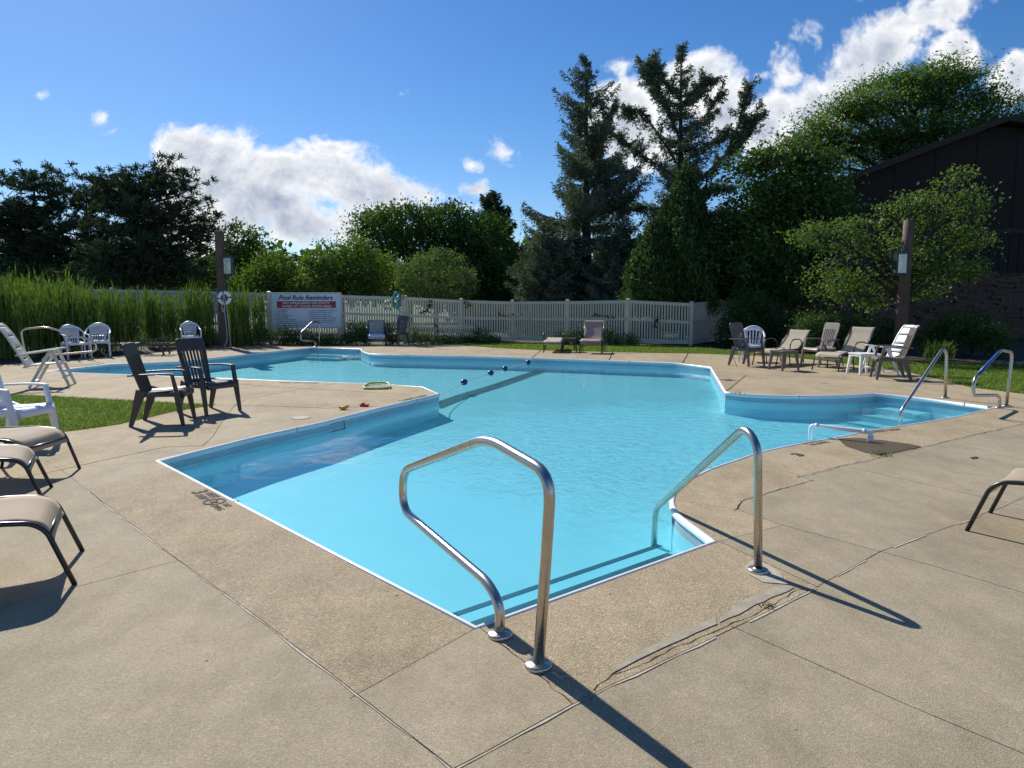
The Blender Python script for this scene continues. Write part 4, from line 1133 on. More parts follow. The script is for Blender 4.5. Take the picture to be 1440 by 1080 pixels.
MB().tube(smooth_path([(.02, -.05, .1), (.05, -.06, -.1), (.09, -.05, -.4), (.14, -.05, -qz + .4), (.17, -.1, -qz + .02)], 5), .011, 6).tube(smooth_path([(-.02, -.06, -.12), (-.07, -.06, -.3), (-.03, -.07, -.46), (.01, -.06, -.3)], 5), .011, 6).build('rope', 'rope', ring)

# ------------------------------------------------------------------ rule sign
sY = 25.75
tl_, tr_, bl_ = at(380, 411.5, sY), at(480, 413.5, sY), at(380.5, 461.5, sY)
SW = tr_.x - tl_.x; SH = tl_.z - bl_.z
sign = empty('rule_sign', (tl_.x, sY, bl_.z), R(.5), 'large white pool rule board with a red banner, fixed to the fence', 'sign')
MB().box((SW / 2, 0, SH / 2), (SW, .03, SH)).build('board', 'sign_white', sign, .006)
mb = MB()
for (a, b, c_, d_) in ((.02, SH - .035, SW - .02, SH - .028), (.02, .028, SW - .02, .035), (.022, .03, .03, SH - .03), (SW - .03, .03, SW - .022, SH - .03)):
    mb.box(((a + c_) / 2, -.0175, (b + d_) / 2), (c_ - a, .004, d_ - b))
mb.build('border', 'sign_ink', sign)
MB().box((SW * .505, -.018, SH * .665), (SW * .83, .005, SH * .19)).build('banner', 'sign_red', sign)
def text(body, x, z, h, m, parent, align='LEFT', width=None, shear=0.0, bold=0.0, y=-.0225, flat=False, name='lettering'):
    cu = bpy.data.curves.new('t', 'FONT'); cu.body = body; cu.size = h * 1.38; cu.shear = shear; cu.offset = bold * h; cu.extrude = .0006
    cu.align_x = 'LEFT'; cu.resolution_u = 2
    o = bpy.data.objects.new('t', cu); COL.objects.link(o); bpy.context.view_layer.update()
    me = bpy.data.meshes.new_from_object(o.evaluated_get(bpy.context.evaluated_depsgraph_get())); bpy.data.objects.remove(o)
    xs = [v.co.x for v in me.vertices]; wv_ = max(xs) - min(xs); sx = (width / wv_) if width else 1.0
    for v in me.vertices:
        X_ = (v.co.x - min(xs)) * sx; Y_ = v.co.y; Z_ = v.co.z
        v.co = (X_, Y_, Z_) if flat else (X_, -Z_, Y_)
    me.name = name; o = link(name, me, m, parent)
    if not flat: o.location = (x - (wv_ * sx / 2 if align == 'CENTER' else 0), y, z)
    return o
text('Pool Rule Reminders', SW * .5, SH * .805, SH * .125, 'sign_ink', sign, 'CENTER', SW * .76, .3, .035)
text('NO LIFEGUARD ON DUTY', SW * .5, SH * .680, SH * .062, 'sign_text_white', sign, 'CENTER', SW * .66, 0, .02, -.0225)
text('SWIM AT YOUR OWN RISK', SW * .51, SH * .590, SH * .062, 'sign_text_white', sign, 'CENTER', SW * .70, 0, .02, -.0225)
L1 = ['1. NO RUNNING', '2. NO DIVING', '3. NO GLASS', '4. NO LOUD MUSIC', '5. NO FRISBEE', '    OR BALL THROWING', '6. LARGE INFLATABLES OF ANY TYPE', '    ARE NOT PERMITTED IN THE POOL', '      (NOODLES ARE PERMITTED)']
L2 = ['7. FOOD AND DRINK ALLOWED IN', '    DESIGNATED AREA ONLY', '8. SMOKING ALLOWED IN', '    DESIGNATED AREA ONLY', '9. RESIDENTS UNDER 17 YEARS', '    MUST BE ACCOMPANIED BY', '    A PARENT OR GUARDIAN']
for i, s_ in enumerate(L1): text(s_, SW * .062, SH * (.505 - i * .056), SH * .032, 'sign_ink', sign, width=len(s_) * SW * .0142, bold=.02, y=-.017)
for i, s_ in enumerate(L2): text(s_, SW * .535, SH * (.485 - i * .056), SH * .032, 'sign_ink', sign, width=len(s_) * SW * .0142, bold=.02, y=-.017)

# ------------------------------------------------------------------ painted depth marks
def deck_mark(px, ang, lines, s=1.0, emblem=None):
    p = Vector(g(*px))
    for (body, x, y, h, wd_) in lines:
        o = text(body, 0, 0, h * s, 'ink', deck, width=wd_ * s, bold=.02, flat=True, name='depth_mark')
        d = Vector((math.cos(ang), math.sin(ang))); n = Vector((-d.y, d.x)); q = p + d * x * s + n * y * s
        o.location = (q.x, q.y, .0052); o.rotation_euler = (0, 0, ang)
    if emblem is not None:
        mb = MB(); N = 28; r0, r1 = .085 * s, .068 * s
        vs_ = [(r_ * math.cos(2 * math.pi * i / N), r_ * math.sin(2 * math.pi * i / N), 0) for r_ in (r0, r1) for i in range(N)]
        mb.add(vs_, [(i, (i + 1) % N, N + (i + 1) % N, N + i) for i in range(N)])
        mb.add([(-.055 * s, .048 * s, .0005), (-.046 * s, .057 * s, .0005), (.055 * s, -.048 * s, .0005), (.046 * s, -.057 * s, .0005)], [(0, 3, 2, 1)])
        mb.add([(-.05 * s, -.02 * s, .0003), (.0, -.03 * s, .0003), (.045 * s, .005 * s, .0003), (.03 * s, .02 * s, .0003), (-.01 * s, .0, .0003)], [(0, 1, 2, 3, 4)])
        d = Vector((math.cos(ang), math.sin(ang))); n = Vector((-d.y, d.x)); q = p + d * emblem[0] * s + n * emblem[1] * s
        o = mb.build('no_diving_mark', 'ink', deck); o.location = (q.x, q.y, .0052); o.rotation_euler = (0, 0, ang)
aAB = math.atan2(A_.y - B_.y, A_.x - B_.x)
deck_mark((272, 692), aAB, [('3', 0, -.02, .13, .07), ('FEET', .12, .05, .055, .17), ('DEEP', .12, -.03, .055, .17), ('NO', .52, .03, .05, .09), ('DIVING', .50, -.045, .05, .16)], 1.0, (.40, .02))
aN = math.atan2(.55, .83)
deck_mark((1142, 627), math.atan2(.55, .80), [('NO DIVING', 0, .10, .07, .34), ('NO DIVING', .03, 0, .06, .30)], 1.0)
deck_mark((1124, 642), math.atan2(.5, .8), [('3', 0, 0, .12, .10)], 1.0)
deck_mark((1228, 609), math.atan2(.42, .88), [('3 FEET DEEP', 0, 0, .08, .52)], 1.0)
deck_mark((1026, 556 - 4), math.atan2(-.9, .3), [('5', 0, 0, .16, .1)], 1.0, (.22, .05))
deck_mark((1012, 534), math.atan2(-.9, .3), [('FEET', 0, .12, .1, .3), ('DEEP', 0, 0, .1, .3)], 1.0)
deck_mark((567, 564.5), math.atan2(.9, .42), [('5 FEET DEEP', 0, 0, .10, .75)], 1.0)
deck_mark((392, 538.5), math.atan2(-.15, .98), [('NO DIVING', 0, 0, .12, .75)], 1.0)

# ------------------------------------------------------------------ skimmer, return pipe, net, toys, rope
dBC = (C_ - B_).normalized(); nBC = Vector((dBC.y, -dBC.x)); tS = ((Vector(g(466, 590)) - B_).dot(dBC))
sk = empty('skimmer', (B_.x + dBC.x * tS + nBC.x * .02, B_.y + dBC.y * tS + nBC.y * .02, -.095), math.atan2(dBC.y, dBC.x), 'grey skimmer mouth set in the left pool wall', 'pool skimmer')
mb = MB()
mb.box((0, -.004, .042), (.52, .02, .016)); mb.box((0, -.004, -.062), (.52, .02, .016)); mb.box((-.252, -.004, -.01), (.016, .02, .09)); mb.box((.252, -.004, -.01), (.016, .02, .09)); mb.build('face_frame', 'mortar', sk)
MB().box((0, .004, -.01), (.49, .012, .09)).build('mouth', 'stripe', sk)
pA = Vector(g(1167, 616, .0)); pB = Vector(g(1224, 622))
pv = empty('return_pipe', (pB.x, pB.y, 0), 0, 'white plastic return pipe bent over the pool edge on wet concrete', 'pipe')
dv = Vector((pA.x - pB.x, pA.y - pB.y, 0)); Lp = .62; dv.normalize()
top = .115
MB().tube(fillet([(0, 0, .0), (0, 0, top), dv * Lp + Vector((0, 0, top + .01)), dv * (Lp + .0) + Vector((0, 0, -.16))], [0, .05, .05, 0], 6), .024, 14).build('pipe', 'pvc', pv)
mb = MB(); mb.tube([(0, 0, .0), (0, 0, .07)], .031, 14).build('elbow_collar', 'pvc', pv)
MB().tube([dv * .05 + Vector((0, 0, top)), dv * .08 + Vector((0, 0, top))], .030, 14).build('elbow_collar', 'pvc', pv)
MB().tube([dv * (Lp - .08) + Vector((0, 0, top + .008)), dv * (Lp - .045) + Vector((0, 0, top + .009))], .030, 14).build('elbow_collar', 'pvc', pv)
q = Vector(g(531, 545.5)); nt = empty('leaf_net', (q.x, q.y, .005), R(4), 'flat leaf skimmer net with lime green frame lying on the deck tip', 'pool net')
fr2 = [(-.20, -.2, .02), (.20, -.2, .02), (.19, .1, .05), (.12, .22, .06), (-.12, .22, .06), (-.19, .1, .05)]
MB().tube(smooth_path(fr2, 4, True), .018, 6, closed=True).tube([(0, .2, .06), (0, .34, .07)], .02, 6).build('frame', 'lime', nt)
MB().add([(x_, y_, .02 + (z_ - .02) * .3) for x_, y_, z_ in fr2], [list(range(6))]).build('net', 'mesh_grey', nt)
q = Vector(g(483, 576)); duck = empty('toy_duck', (q.x, q.y, 0), R(20), 'yellow toy duck lying on the deck', 'toy', scale=.72)
def blob_part(name, m, parent, parts_):
    mb = MB()
    for (c_, r_) in parts_:
        vs_ = []; N = 10
        for i in range(7):
            th_ = math.pi * i / 6
            for j in range(N): ph = 2 * math.pi * j / N; vs_.append((c_[0] + r_[0] * math.sin(th_) * math.cos(ph), c_[1] + r_[1] * math.sin(th_) * math.sin(ph), c_[2] + r_[2] * math.cos(th_)))
        mb.add(vs_, [(i * N + j, (i + 1) * N + j, (i + 1) * N + (j + 1) % N, i * N + (j + 1) % N) for i in range(6) for j in range(N)], True)
    return mb.build(name, m, parent)
blob_part('body', 'yellow', duck, [((0, 0, .035), (.085, .05, .036)), ((-.07, 0, .055), (.03, .02, .02))])
blob_part('head', 'yellow', duck, [((.07, 0, .06), (.035, .032, .035)), ((.108, 0, .055), (.018, .014, .008))])
q = Vector(g(512, 571.5)); tb = empty('toy_boat', (q.x, q.y, 0), R(-10), 'small red toy boat lying on the deck beside the yellow toy', 'toy', scale=.68)
MB().add([(-.08, -.04, 0), (.06, -.04, 0), (.10, 0, .005), (.06, .04, 0), (-.08, .04, 0), (-.09, -.05, .05), (.07, -.05, .05), (.13, 0, .055), (.07, .05, .05), (-.09, .05, .05)], [(4, 3, 2, 1, 0), (5, 6, 7, 8, 9), (0, 1, 6, 5), (1, 2, 7, 6), (2, 3, 8, 7), (3, 4, 9, 8), (4, 0, 5, 9)]).build('hull', 'red', tb, .004)
MB().box((-.02, 0, .065), (.07, .055, .035)).build('cabin', 'red', tb, .006)
# float line
r0 = Vector((C_.x + .02, C_.y + .06, -.06)); r1 = Vector((g(766, 507)[0], g(766, 504)[1] - .04, -.07))
fl = empty('float_line', r0, 0, 'white safety rope with blue and white floats stretched across the water', 'safety rope')
RP_ = smooth_path([(C_.x - .02, C_.y + .04, -.06), (-1.22, 12.6, -.11), (-.93, 14.44, -.115), (-.40, 16.4, -.115), (-.10, 17.33, -.115), (.52, 19.1, -.11), (r1.x, r1.y, -.07)], 10)
def rp(t):
    yy = r0.y + (r1.y - r0.y) * t
    for a, b in zip(RP_, RP_[1:]):
        if a.y <= yy <= b.y: return a.lerp(b, (yy - a.y) / max(1e-6, b.y - a.y))
    return RP_[0] if yy < RP_[0].y else RP_[-1]
MB().tube([rp(i / 40) - r0 for i in range(41)], .008, 6).build('rope', 'rope', fl)
for px, py in ((656, 538), (695, 525), (706, 522), (714, 519), (747, 510)):
    if px == 706: continue
    q = Vector(g(px, py, -.11)); t = max(0, min(1, (q.y - r0.y) / (r1.y - r0.y))); q = rp(t) - r0; d = (r1 - r0).normalized()
    for (a, b, mm) in ((-.10, 0.02, 'navy'), (.02, .10, 'bright_white')):
        pr2 = [(-1, .02), (-.75, .05), (-.3, .072), (.3, .075), (.75, .06), (1, .02)]
        pts_ = [q + d * (a + (b - a) * (x_ + 1) / 2) + Vector((0, 0, .015)) for x_, _ in pr2]
        rad = [r_ for _, r_ in pr2]
        if mm == 'navy': rad = [.02, .045, .058, .064, .066, .066]
        else: rad = [.066, .066, .064, .057, .04, .02]
        MB().tube(pts_, rad, 12).build('float', mm, fl)
# hose on the fence
q = at(558.5, 421, 25.3); hs = empty('hose_coil', q, R(0), 'turquoise garden hose coiled on the fence above the dark chair', 'garden hose')
rh = random.Random(2)
for k in range(7):
    a, b = rh.uniform(.09, .14), rh.uniform(.20, .29); ox, oz, oy = rh.uniform(-.025, .025), rh.uniform(-.05, .03), -.05 - k * .022
    pts_ = [(ox + a * math.cos(2 * math.pi * i / 24), oy + .01 * math.sin(i), oz + b * math.sin(2 * math.pi * i / 24)) for i in range(24)]
    MB().tube(pts_, .014, 6, closed=True).build('loop', 'hose', hs)
MB().tube(smooth_path([(.02, -.08, -.2), (.06, -.08, -.35), (.09, -.06, -.55), (.10, -.06, -.95)], 4), .014, 6).build('loop', 'hose', hs)
q = at(567, 418, 25.25); ot = empty('outlet_box', q, 0, 'small grey outlet box on the fence post beside the hose', 'outlet box')
MB().box((0, -.05, 0), (.13, .07, .16)).build('box', 'mortar', ot, .008); MB().tube([(-.05, -.05, -.08), (-.05, -.05, -.7)], .012, 6).build('conduit', 'pvc', ot)

# ------------------------------------------------------------------ vegetation
rng = np.random.default_rng(11)
def unit(a): return a / np.maximum(np.linalg.norm(a, axis=-1, keepdims=True), 1e-6)
def leaves(name, C, size, m, parent, up=0.5, aspect=.5, tdir=None, tmix=0.0):
    """diamond shaped leaves at the points C"""
    N = len(C); n = unit(rng.normal(size=(N, 3)) + np.array([0, 0, up])); t = unit(rng.normal(size=(N, 3)))
    if tdir is not None: t = unit(t * (1 - tmix) + tdir * tmix)
    t = unit(t - n * (t * n).sum(1, keepdims=True)); b = np.cross(n, t)
    L = (np.asarray(size) * rng.uniform(.6, 1.3, N))[:, None] * .5; W = L * aspect
    v = np.stack([C + t * L, C + b * W + t * L * .1, C - t * L, C - b * W + t * L * .1], 1)
    return fast_mesh(name, v, 4, m, parent)
def clusters(lobes, n, shell=.62):
    """centres of leafy sprays over ellipsoid lobes ((c, r), ...)"""
    ar = np.array([r[0] * r[2] + .3 * r[0] * r[1] for c, r in lobes]); pick = rng.choice(len(lobes), n, p=ar / ar.sum())
    cc = np.array([c for c, r in lobes])[pick]; rr_ = np.array([r for c, r in lobes])[pick]
    d = unit(rng.normal(size=(n, 3))); rad = shell + (1.05 - shell) * rng.random(n) ** .6
    rad += .10 * np.sin(d[:, 0] * 7 + cc[:, 0]) * np.cos(d[:, 2] * 6 + cc[:, 2])
    return cc + d * rr_ * rad[:, None], d
def px_lobes(pl, Y, depth=.8):
    out = []
    for px, py, rx, ry in pl:
        yy = Y + rng.uniform(-.06, .06) * Y * .3
        c = at(px, py, yy); out.append(((c.x, c.y, c.z), (rx * yy / 1000, rx * yy / 1000 * depth, ry * yy / 1000)))
    return out
def limbs(mb, base, lobes, r0, rise=.35, seed=0):
    rl = random.Random(seed); top = max(c[2] for c, r in lobes); bx, by = base
    h0 = min(c[2] - r[2] for c, r in lobes); hz = max(.8, h0 + (top - h0) * rise)
    mb.tube([(bx, by, -.05), (bx + .05, by, hz * .4), (bx + rl.uniform(-.1, .1), by, hz)], [r0 * 1.25, r0, r0 * .8], 8)
    for c, r in lobes:
        s0_ = Vector((bx, by, hz * rl.uniform(.55, 1))); e = Vector(c) + Vector((0, 0, r[2] * .4)); m_ = s0_.lerp(e, .5) + Vector((rl.uniform(-.3, .3), 0, rl.uniform(0, .5)))
        pp = smooth_path([s0_, m_, e], 4); mb.tube(pp, [r0 * .55 * (1 - .85 * i / (len(pp) - 1)) for i in range(len(pp))], 6)
        for k in range(4):
            a = pp[rl.randint(3, len(pp) - 2)]; e2 = Vector(c) + Vector((rl.uniform(-1, 1) * r[0], rl.uniform(-1, 1) * r[1], rl.uniform(-.4, 1) * r[2])) * .85
            mb.tube([a, a.lerp(e2, .5) + Vector((0, 0, .1)), e2], [r0 * .2, r0 * .12, r0 * .04], 5)
def broadleaf(name, label, pl, Y, trunk_px, m, leaf=.13, dens=5.0, spray=.42, group=None, r0=.16, up=.5, shell=.6, cat='tree', depth=.8, flat=.6, aspect=.55, per=64):
    lobes = px_lobes(pl, Y, depth); base = (at(trunk_px, 480, Y).x, Y)
    root = empty(name, (base[0], Y, 0), 0, label, cat, group); off = np.array([base[0], Y, 0])
    mb = MB(); limbs(mb, base, lobes, r0, seed=int(trunk_px)); t = mb.build('trunk', 'bark', root)
    t.location = -root.location
    A = sum(math.pi * r[0] * r[2] for c, r in lobes); N = int(A * dens / (leaf * leaf * aspect * .5)); ncl = max(20, N // per)
    cc, d = clusters(lobes, ncl, shell)
    sz = spray * rng.uniform(.6, 1.35, ncl)
    P_ = np.repeat(cc, per, 0) + rng.normal(size=(ncl * per, 3)) * np.repeat(sz, per)[:, None] * np.array([.62, .62, .62 * flat])
    P_[:, 2] = np.maximum(P_[:, 2], .12)
    leaves('crown', P_ - off, np.full(len(P_), leaf), m, root, up, aspect)
    return root

GB = 'trees standing behind the fence'
broadleaf('deciduous_tree', 'small rounded dark green tree just right of the left lamp post', [(340, 350, 26, 34), (352, 372, 30, 30), (325, 380, 25, 30)], 42, 342, 'leaf_mid', .20, 4.5, .6, GB)
broadleaf('deciduous_tree', 'low light green trees above the fence right of the left lamp post', [(393, 378, 28, 30), (372, 395, 30, 20), (415, 395, 30, 22), (350, 400, 30, 16)], 36, 395, 'leaf_light', .17, 4.5, .55, GB)
broadleaf('deciduous_tree', 'bright green spreading tree behind the rule sign', [(475, 368, 38, 34), (505, 375, 40, 34), (450, 385, 28, 26), (530, 392, 36, 26), (485, 400, 60, 20)], 35, 480, 'leaf_light', .16, 4.5, .5, GB)
broadleaf('deciduous_tree', 'tall mid green tree with uneven top, centre left behind the fence', [(525, 335, 30, 36), (560, 325, 42, 36), (600, 322, 44, 34), (580, 360, 70, 40), (640, 345, 40, 40), (515, 312, 16, 14)], 44, 575, 'leaf_mid', .20, 4.5, .6, GB, .22)
broadleaf('deciduous_tree', 'dark green tree between the round shrub and the left spruce', [(670, 345, 44, 48), (700, 380, 50, 46), (650, 390, 60, 36), (640, 320, 30, 30)], 42, 672, 'leaf_dark', .20, 5, .6, GB, .2)
broadleaf('round_shrub', 'round clipped light green shrub rising above the fence', [(612, 388, 50, 34), (588, 400, 30, 22), (640, 398, 28, 22)], 29.5, 612, 'leaf_shrub', .10, 4.5, .28, None, .07, cat='shrub', shell=.72)
broadleaf('deciduous_tree', 'glossy dark green broadleaf tree between the cedar and the building', [(1060, 262, 42, 44), (1105, 250, 55, 50), (1150, 262, 46, 50), (1050, 330, 42, 50), (1100, 335, 60, 60), (1160, 330, 50, 60), (1060, 390, 44, 40), (1120, 395, 60, 36)], 26.0, 1096, 'leaf_dark', .17, 5, .50, None, .10, depth=.5, up=1.0)
broadleaf('honey_locust', 'big feathery locust tree towering behind the dark gabled building', [(1118, 212, 34, 14), (1150, 188, 36, 14), (1178, 160, 34, 13), (1165, 205, 46, 16), (1215, 142, 36, 13), (1212, 172, 44, 15), (1245, 118, 30, 11), (1265, 148, 44, 15), (1282, 108, 34, 12), (1325, 92, 30, 9), (1318, 118, 44, 14), (1350, 112, 34, 11), (1330, 150, 54, 17), (1372, 138, 36, 13), (1400, 150, 30, 11), (1425, 172, 40, 14), (1390, 180, 50, 16), (1290, 185, 60, 18), (1225, 205, 56, 18), (1470, 190, 50, 20), (1350, 205, 60, 16), (1270, 225, 60, 18), (1140, 240, 50, 18)], 38, 1290, 'leaf_locust', .21, 7.0, 1.0, None, .35, up=1.6, flat=.28, aspect=.35, shell=.4, depth=.9)
broadleaf('crabapple_tree', 'yellow green crabapple tree spreading behind the right lamp post', [(1138, 330, 26, 12), (1165, 322, 26, 12), (1188, 340, 28, 16), (1150, 350, 20, 10), (1150, 388, 22, 12), (1178, 378, 26, 14), (1172, 404, 30, 13), (1205, 395, 30, 18), (1215, 320, 24, 14), (1238, 300, 18, 12), (1226, 352, 34, 20), (1250, 380, 34, 26), (1270, 290, 26, 12), (1298, 285, 24, 12), (1285, 325, 34, 20), (1318, 300, 26, 18), (1332, 262, 16, 12), (1352, 250, 18, 12), (1372, 268, 14, 14), (1350, 285, 24, 16), (1378, 300, 14, 22), (1330, 335, 34, 22), (1370, 340, 24, 20), (1395, 335, 16, 8), (1300, 370, 38, 22), (1352, 380, 34, 18), (1225, 425, 24, 9), (1290, 405, 40, 16), (1198, 420, 22, 8)], 19.6, 1268, 'leaf_crab', .10, 2.5, .27, None, .10, shell=.35, depth=.9, per=34, up=.9)
# trunks of the multi-stemmed maple show below its crown
# dense far planting that closes the view between the trees
hedge_l = []
for k in range(44):
    hedge_l.append((-500 + k * 48 + rng.uniform(-12, 12), 395 + rng.uniform(-8, 14), 42, 26 + rng.uniform(0, 12)))
lob = px_lobes(hedge_l, 52, .6); cc, d = clusters(lob, 1500, .5)
P_ = np.repeat(cc, 22, 0) + rng.normal(size=(1500 * 22, 3)) * .6; P_[:, 2] = np.abs(P_[:, 2])
tag(leaves('distant_woods', P_, np.full(len(P_), .55), 'leaf_dark', None, .3, .7), 'dark belt of woods closing the view far behind the fence', 'woods', kind='stuff')

# conifers --------------------------------------------------------------
def spruce(name, label, base_px, top_px, top_py, Y, prof, m, n_lv=46, seed=1, extra=(), nb=7, sprig=.20, group=None, lean=0.0, droop=-.16):
    """prof(t, az) -> branch length in metres, t from 0 (ground) to 1 (tip)"""
    rs = np.random.default_rng(seed); b = at(base_px, 480, Y); tp = at(top_px, top_py, Y); H_ = tp.z
    root = empty(name, (b.x, Y, 0), 0, label, 'tree', group)
    mb = MB(); dxp = tp.x - b.x
    mb.tube([(dxp * t, 0, H_ * t - .05) for t in (0, .3, .6, .85, 1)], [.30, .22, .13, .06, .015], 8)
    pts_, dirs_ = [], []
    br = []
    for i in range(n_lv):
        t = .04 + .95 * (i / (n_lv - 1)) ** .93
        for k in range(nb if t < .85 else 5):
            az = rs.uniform(0, 2 * math.pi); L = prof(t, az) * rs.uniform(.62, 1.18)
            if L < .12: L = .12
            z0 = H_ * t + rs.uniform(-.15, .15); o = np.array([dxp * t, 0, z0]); d = np.array([math.cos(az), math.sin(az), 0])
            ns = max(4, int(L / .11)); s_ = np.linspace(.12, 1, ns)
            rise = droop + .55 * t
            path = o + d * (s_ * L)[:, None] + np.array([0, 0, 1]) * (L * (rise * s_ + .26 * s_ ** 3))[:, None]
            br.append((path, L))
    for e in extra:                      # explicit boughs given in photo positions
        wp = [np.array(at(px, py, Y)) - np.array([b.x, Y, 0]) for px, py in e]
        sp_ = smooth_path([Vector(q) for q in wp], 10); path = np.array([list(q) for q in sp_]); br.append((path, -1.0))
        tg_ = unit(np.gradient(path, axis=0)); ln_ = np.linalg.norm(path[-1] - path[0])
        for j in range(3, len(path), max(1, int(len(path) * .16 / max(ln_, .5)))):
            s_ = j / len(path); d_ = unit(tg_[j] * .55 + rs.normal(size=3) * [.8, .8, .35] + [0, 0, .12]); L_ = rs.uniform(.35, 1.15) * (1.15 - .6 * s_)
            q_ = np.linspace(0, 1, 7)[:, None]; br.append((path[j] + d_ * q_ * L_ + np.array([0, 0, 1]) * (.22 * L_ * q_ ** 2 - .12 * L_ * q_), L_))
    for path, L in br:
        ns = len(path); ext = L < 0; LL = 2.6 if ext else L
        step = max(1, ns // 5); mb.tube([Vector(p) for p in path[::step]], [(.05 if ext else .012 + .010 * L) * (1 - .8 * j / max(1, len(path[::step]) - 1)) for j in range(len(path[::step]))], 4)
        tg = unit(np.gradient(path, axis=0)); side = unit(np.cross(tg, np.array([0, 0, 1.0])))
        for j in range(ns):
            s_ = j / (ns - 1); wid = (.23 * LL * (1 - s_) ** .8 + .08) if not ext else .20 * (1 - .5 * s_)
            wid = min(wid, .75); q = max(2, int(wid / .075))
            for sd in (-1, 1):
                a = (np.arange(q) + rs.random(q)) / q * wid
                P0 = path[j] + side[j] * (sd * a)[:, None] + tg[j] * (a * .55)[:, None]; P0[:, 2] += -.22 * a + rs.normal(size=q) * .035 - (.05 if not ext else 0)
                pts_.append(P0); dirs_.append(np.repeat((side[j] * sd * .75 + tg[j] * .7)[None], q, 0))
                pts_.append(P0 + rs.normal(size=P0.shape) * .05 - np.array([0, 0, 1]) * rs.uniform(.02, .20, q)[:, None]); dirs_.append(dirs_[-1] + np.array([0, 0, -.6]))
    mb.build('trunk', 'bark', root)
    P1 = np.concatenate(pts_); D1 = unit(np.concatenate(dirs_) + rs.normal(size=(len(P1), 3)) * .25)
    P1 = np.repeat(P1, 2, 0); D1 = np.repeat(D1, 2, 0) + rs.normal(size=(len(P1), 3)) * .2; P1 = P1 + rs.normal(size=P1.shape) * .035
    P1[:, 2] = np.maximum(P1[:, 2], .1)
    leaves('crown', P1, np.full(len(P1), sprig), m, root, .25, .22, unit(D1), .85)
    return root
def prof_l(t, az):
    r_ = 4.1 * (1 - t) ** .80 + .12
    r_ *= 1 + .22 * math.sin(az * 2 + t * 9) + (.25 * math.cos(az) if .45 < t < .8 else 0)
    if t < .25: r_ *= .85
    return r_
spruce('spruce_tree', 'tall blue green spruce with one straight pointed top, left of the two big spruces', 825, 824, 82, 32.5, prof_l, 'spruce', 30, 3, nb=5,
       extra=([(826, 210), (850, 180), (862, 150)], [(828, 260), (860, 235), (888, 245)]))
def prof_r(t, az):
    r_ = 3.3 * (1 - t) ** .55 * (.72 + .3 * math.sin(t * 17 + az * 3)) + .12
    if t > .8: r_ = .95 * (1 - t) * 4 * .8 + .15
    return r_ * (.95 + .2 * math.cos(az))
spruce('spruce_tree', 'ragged open spruce with a long upswept bough reaching right', 955, 958, 62, 34, prof_r, 'spruce', 24, 5, nb=5,
       extra=([(960, 255), (1000, 240), (1030, 200), (1045, 150), (1052, 122)], [(1036, 190), (1055, 172), (1076, 158)], [(1020, 215), (1045, 195), (1060, 165)], [(960, 200), (990, 165), (1012, 130)], [(965, 225), (1000, 200), (1020, 185)],
              [(955, 190), (925, 130), (905, 100)], [(950, 170), (922, 120), (912, 88)], [(952, 230), (905, 160), (880, 155)], [(952, 250), (900, 215), (868, 190)], [(955, 150), (985, 118), (1000, 112)], [(957, 280), (1000, 265), (1028, 262)], [(957, 140), (930, 108), (925, 92)],
              [(957, 300), (905, 290), (870, 300)], [(957, 320), (1000, 300), (1030, 300)]))
def prof_s(t, az): return 2.2 * (1 - t) ** .8 + .2
spruce('spruce_tree', 'short bushy pale spruce at the foot of the two big spruces', 872, 872, 318, 30, lambda t, az: 1.7 * (1 - t) ** .6 + .2, 'spruce', 18, 9, nb=7)
spruce('spruce_tree', 'dark pointed pine top showing behind the trees left of the spruces', 690, 690, 272, 46, lambda t, az: 3.0 * (1 - t) ** .7 + .2, 'pine', 34, 12, nb=8, sprig=.3)
spruce('spruce_tree', 'lower spreading spruce boughs left of the straight spruce, above the fence', 770, 768, 320, 31, lambda t, az: 1.8 * (1 - t) ** .6 + .2, 'spruce', 18, 14, nb=7)

def cedar(name, label, px, top_py, Y, rpx, m, seed=0, n=36000, bot=0.9, group=None):
    rs = np.random.default_rng(seed); b = at(px, 480, Y); Ht = at(px, top_py, Y).z; Rr = rpx * Y / 1000
    root = empty(name, (b.x, Y, 0), 0, label, 'tree', group)
    MB().tube([(0, 0, -.05), (0, 0, Ht * .5), (0, 0, Ht * .92)], [.14, .09, .02], 7).build('trunk', 'bark', root)
    nc_ = n // 24; t = rs.random(nc_) ** 1.25; az = rs.uniform(0, 2 * math.pi, nc_)
    r_ = Rr * np.minimum(1, (1 - t) * 1.65 + .03) ** .8 * (1 + .16 * np.sin(az * 5 + t * 8) + .10 * np.sin(az * 11 + t * 21)) * rs.uniform(.74, 1.06, nc_)
    c_ = np.stack([r_ * np.cos(az), r_ * np.sin(az), bot + t * (Ht - bot)], 1)
    P1 = np.repeat(c_, 24, 0) + rs.normal(size=(nc_ * 24, 3)) * np.array([.10, .10, .20])
    dd = np.repeat(np.stack([np.cos(az) * .5, np.sin(az) * .5, np.ones(nc_)], 1), 24, 0) + rs.normal(size=(nc_ * 24, 3)) * .35
    leaves('crown', P1, np.full(len(P1), .15), m, root, .1, .42, unit(dd), .8)
    return root
cedar('cedar_tree', 'dense dark green cedar cone leaning over the fence end', 958, 252, 26.6, 46, 'cedar', 4, 52000, 1.35)
cedar('cedar_tree', 'lower cedar cone with bright green left side against the fence', 918, 322, 26.4, 34, 'cedar', 6, 30000, 1.25)
cedar('cedar_tree', 'dark cedar to the right of the fence corner in deep shade', 1000, 330, 28, 34, 'cedar', 8, 30000, .5)

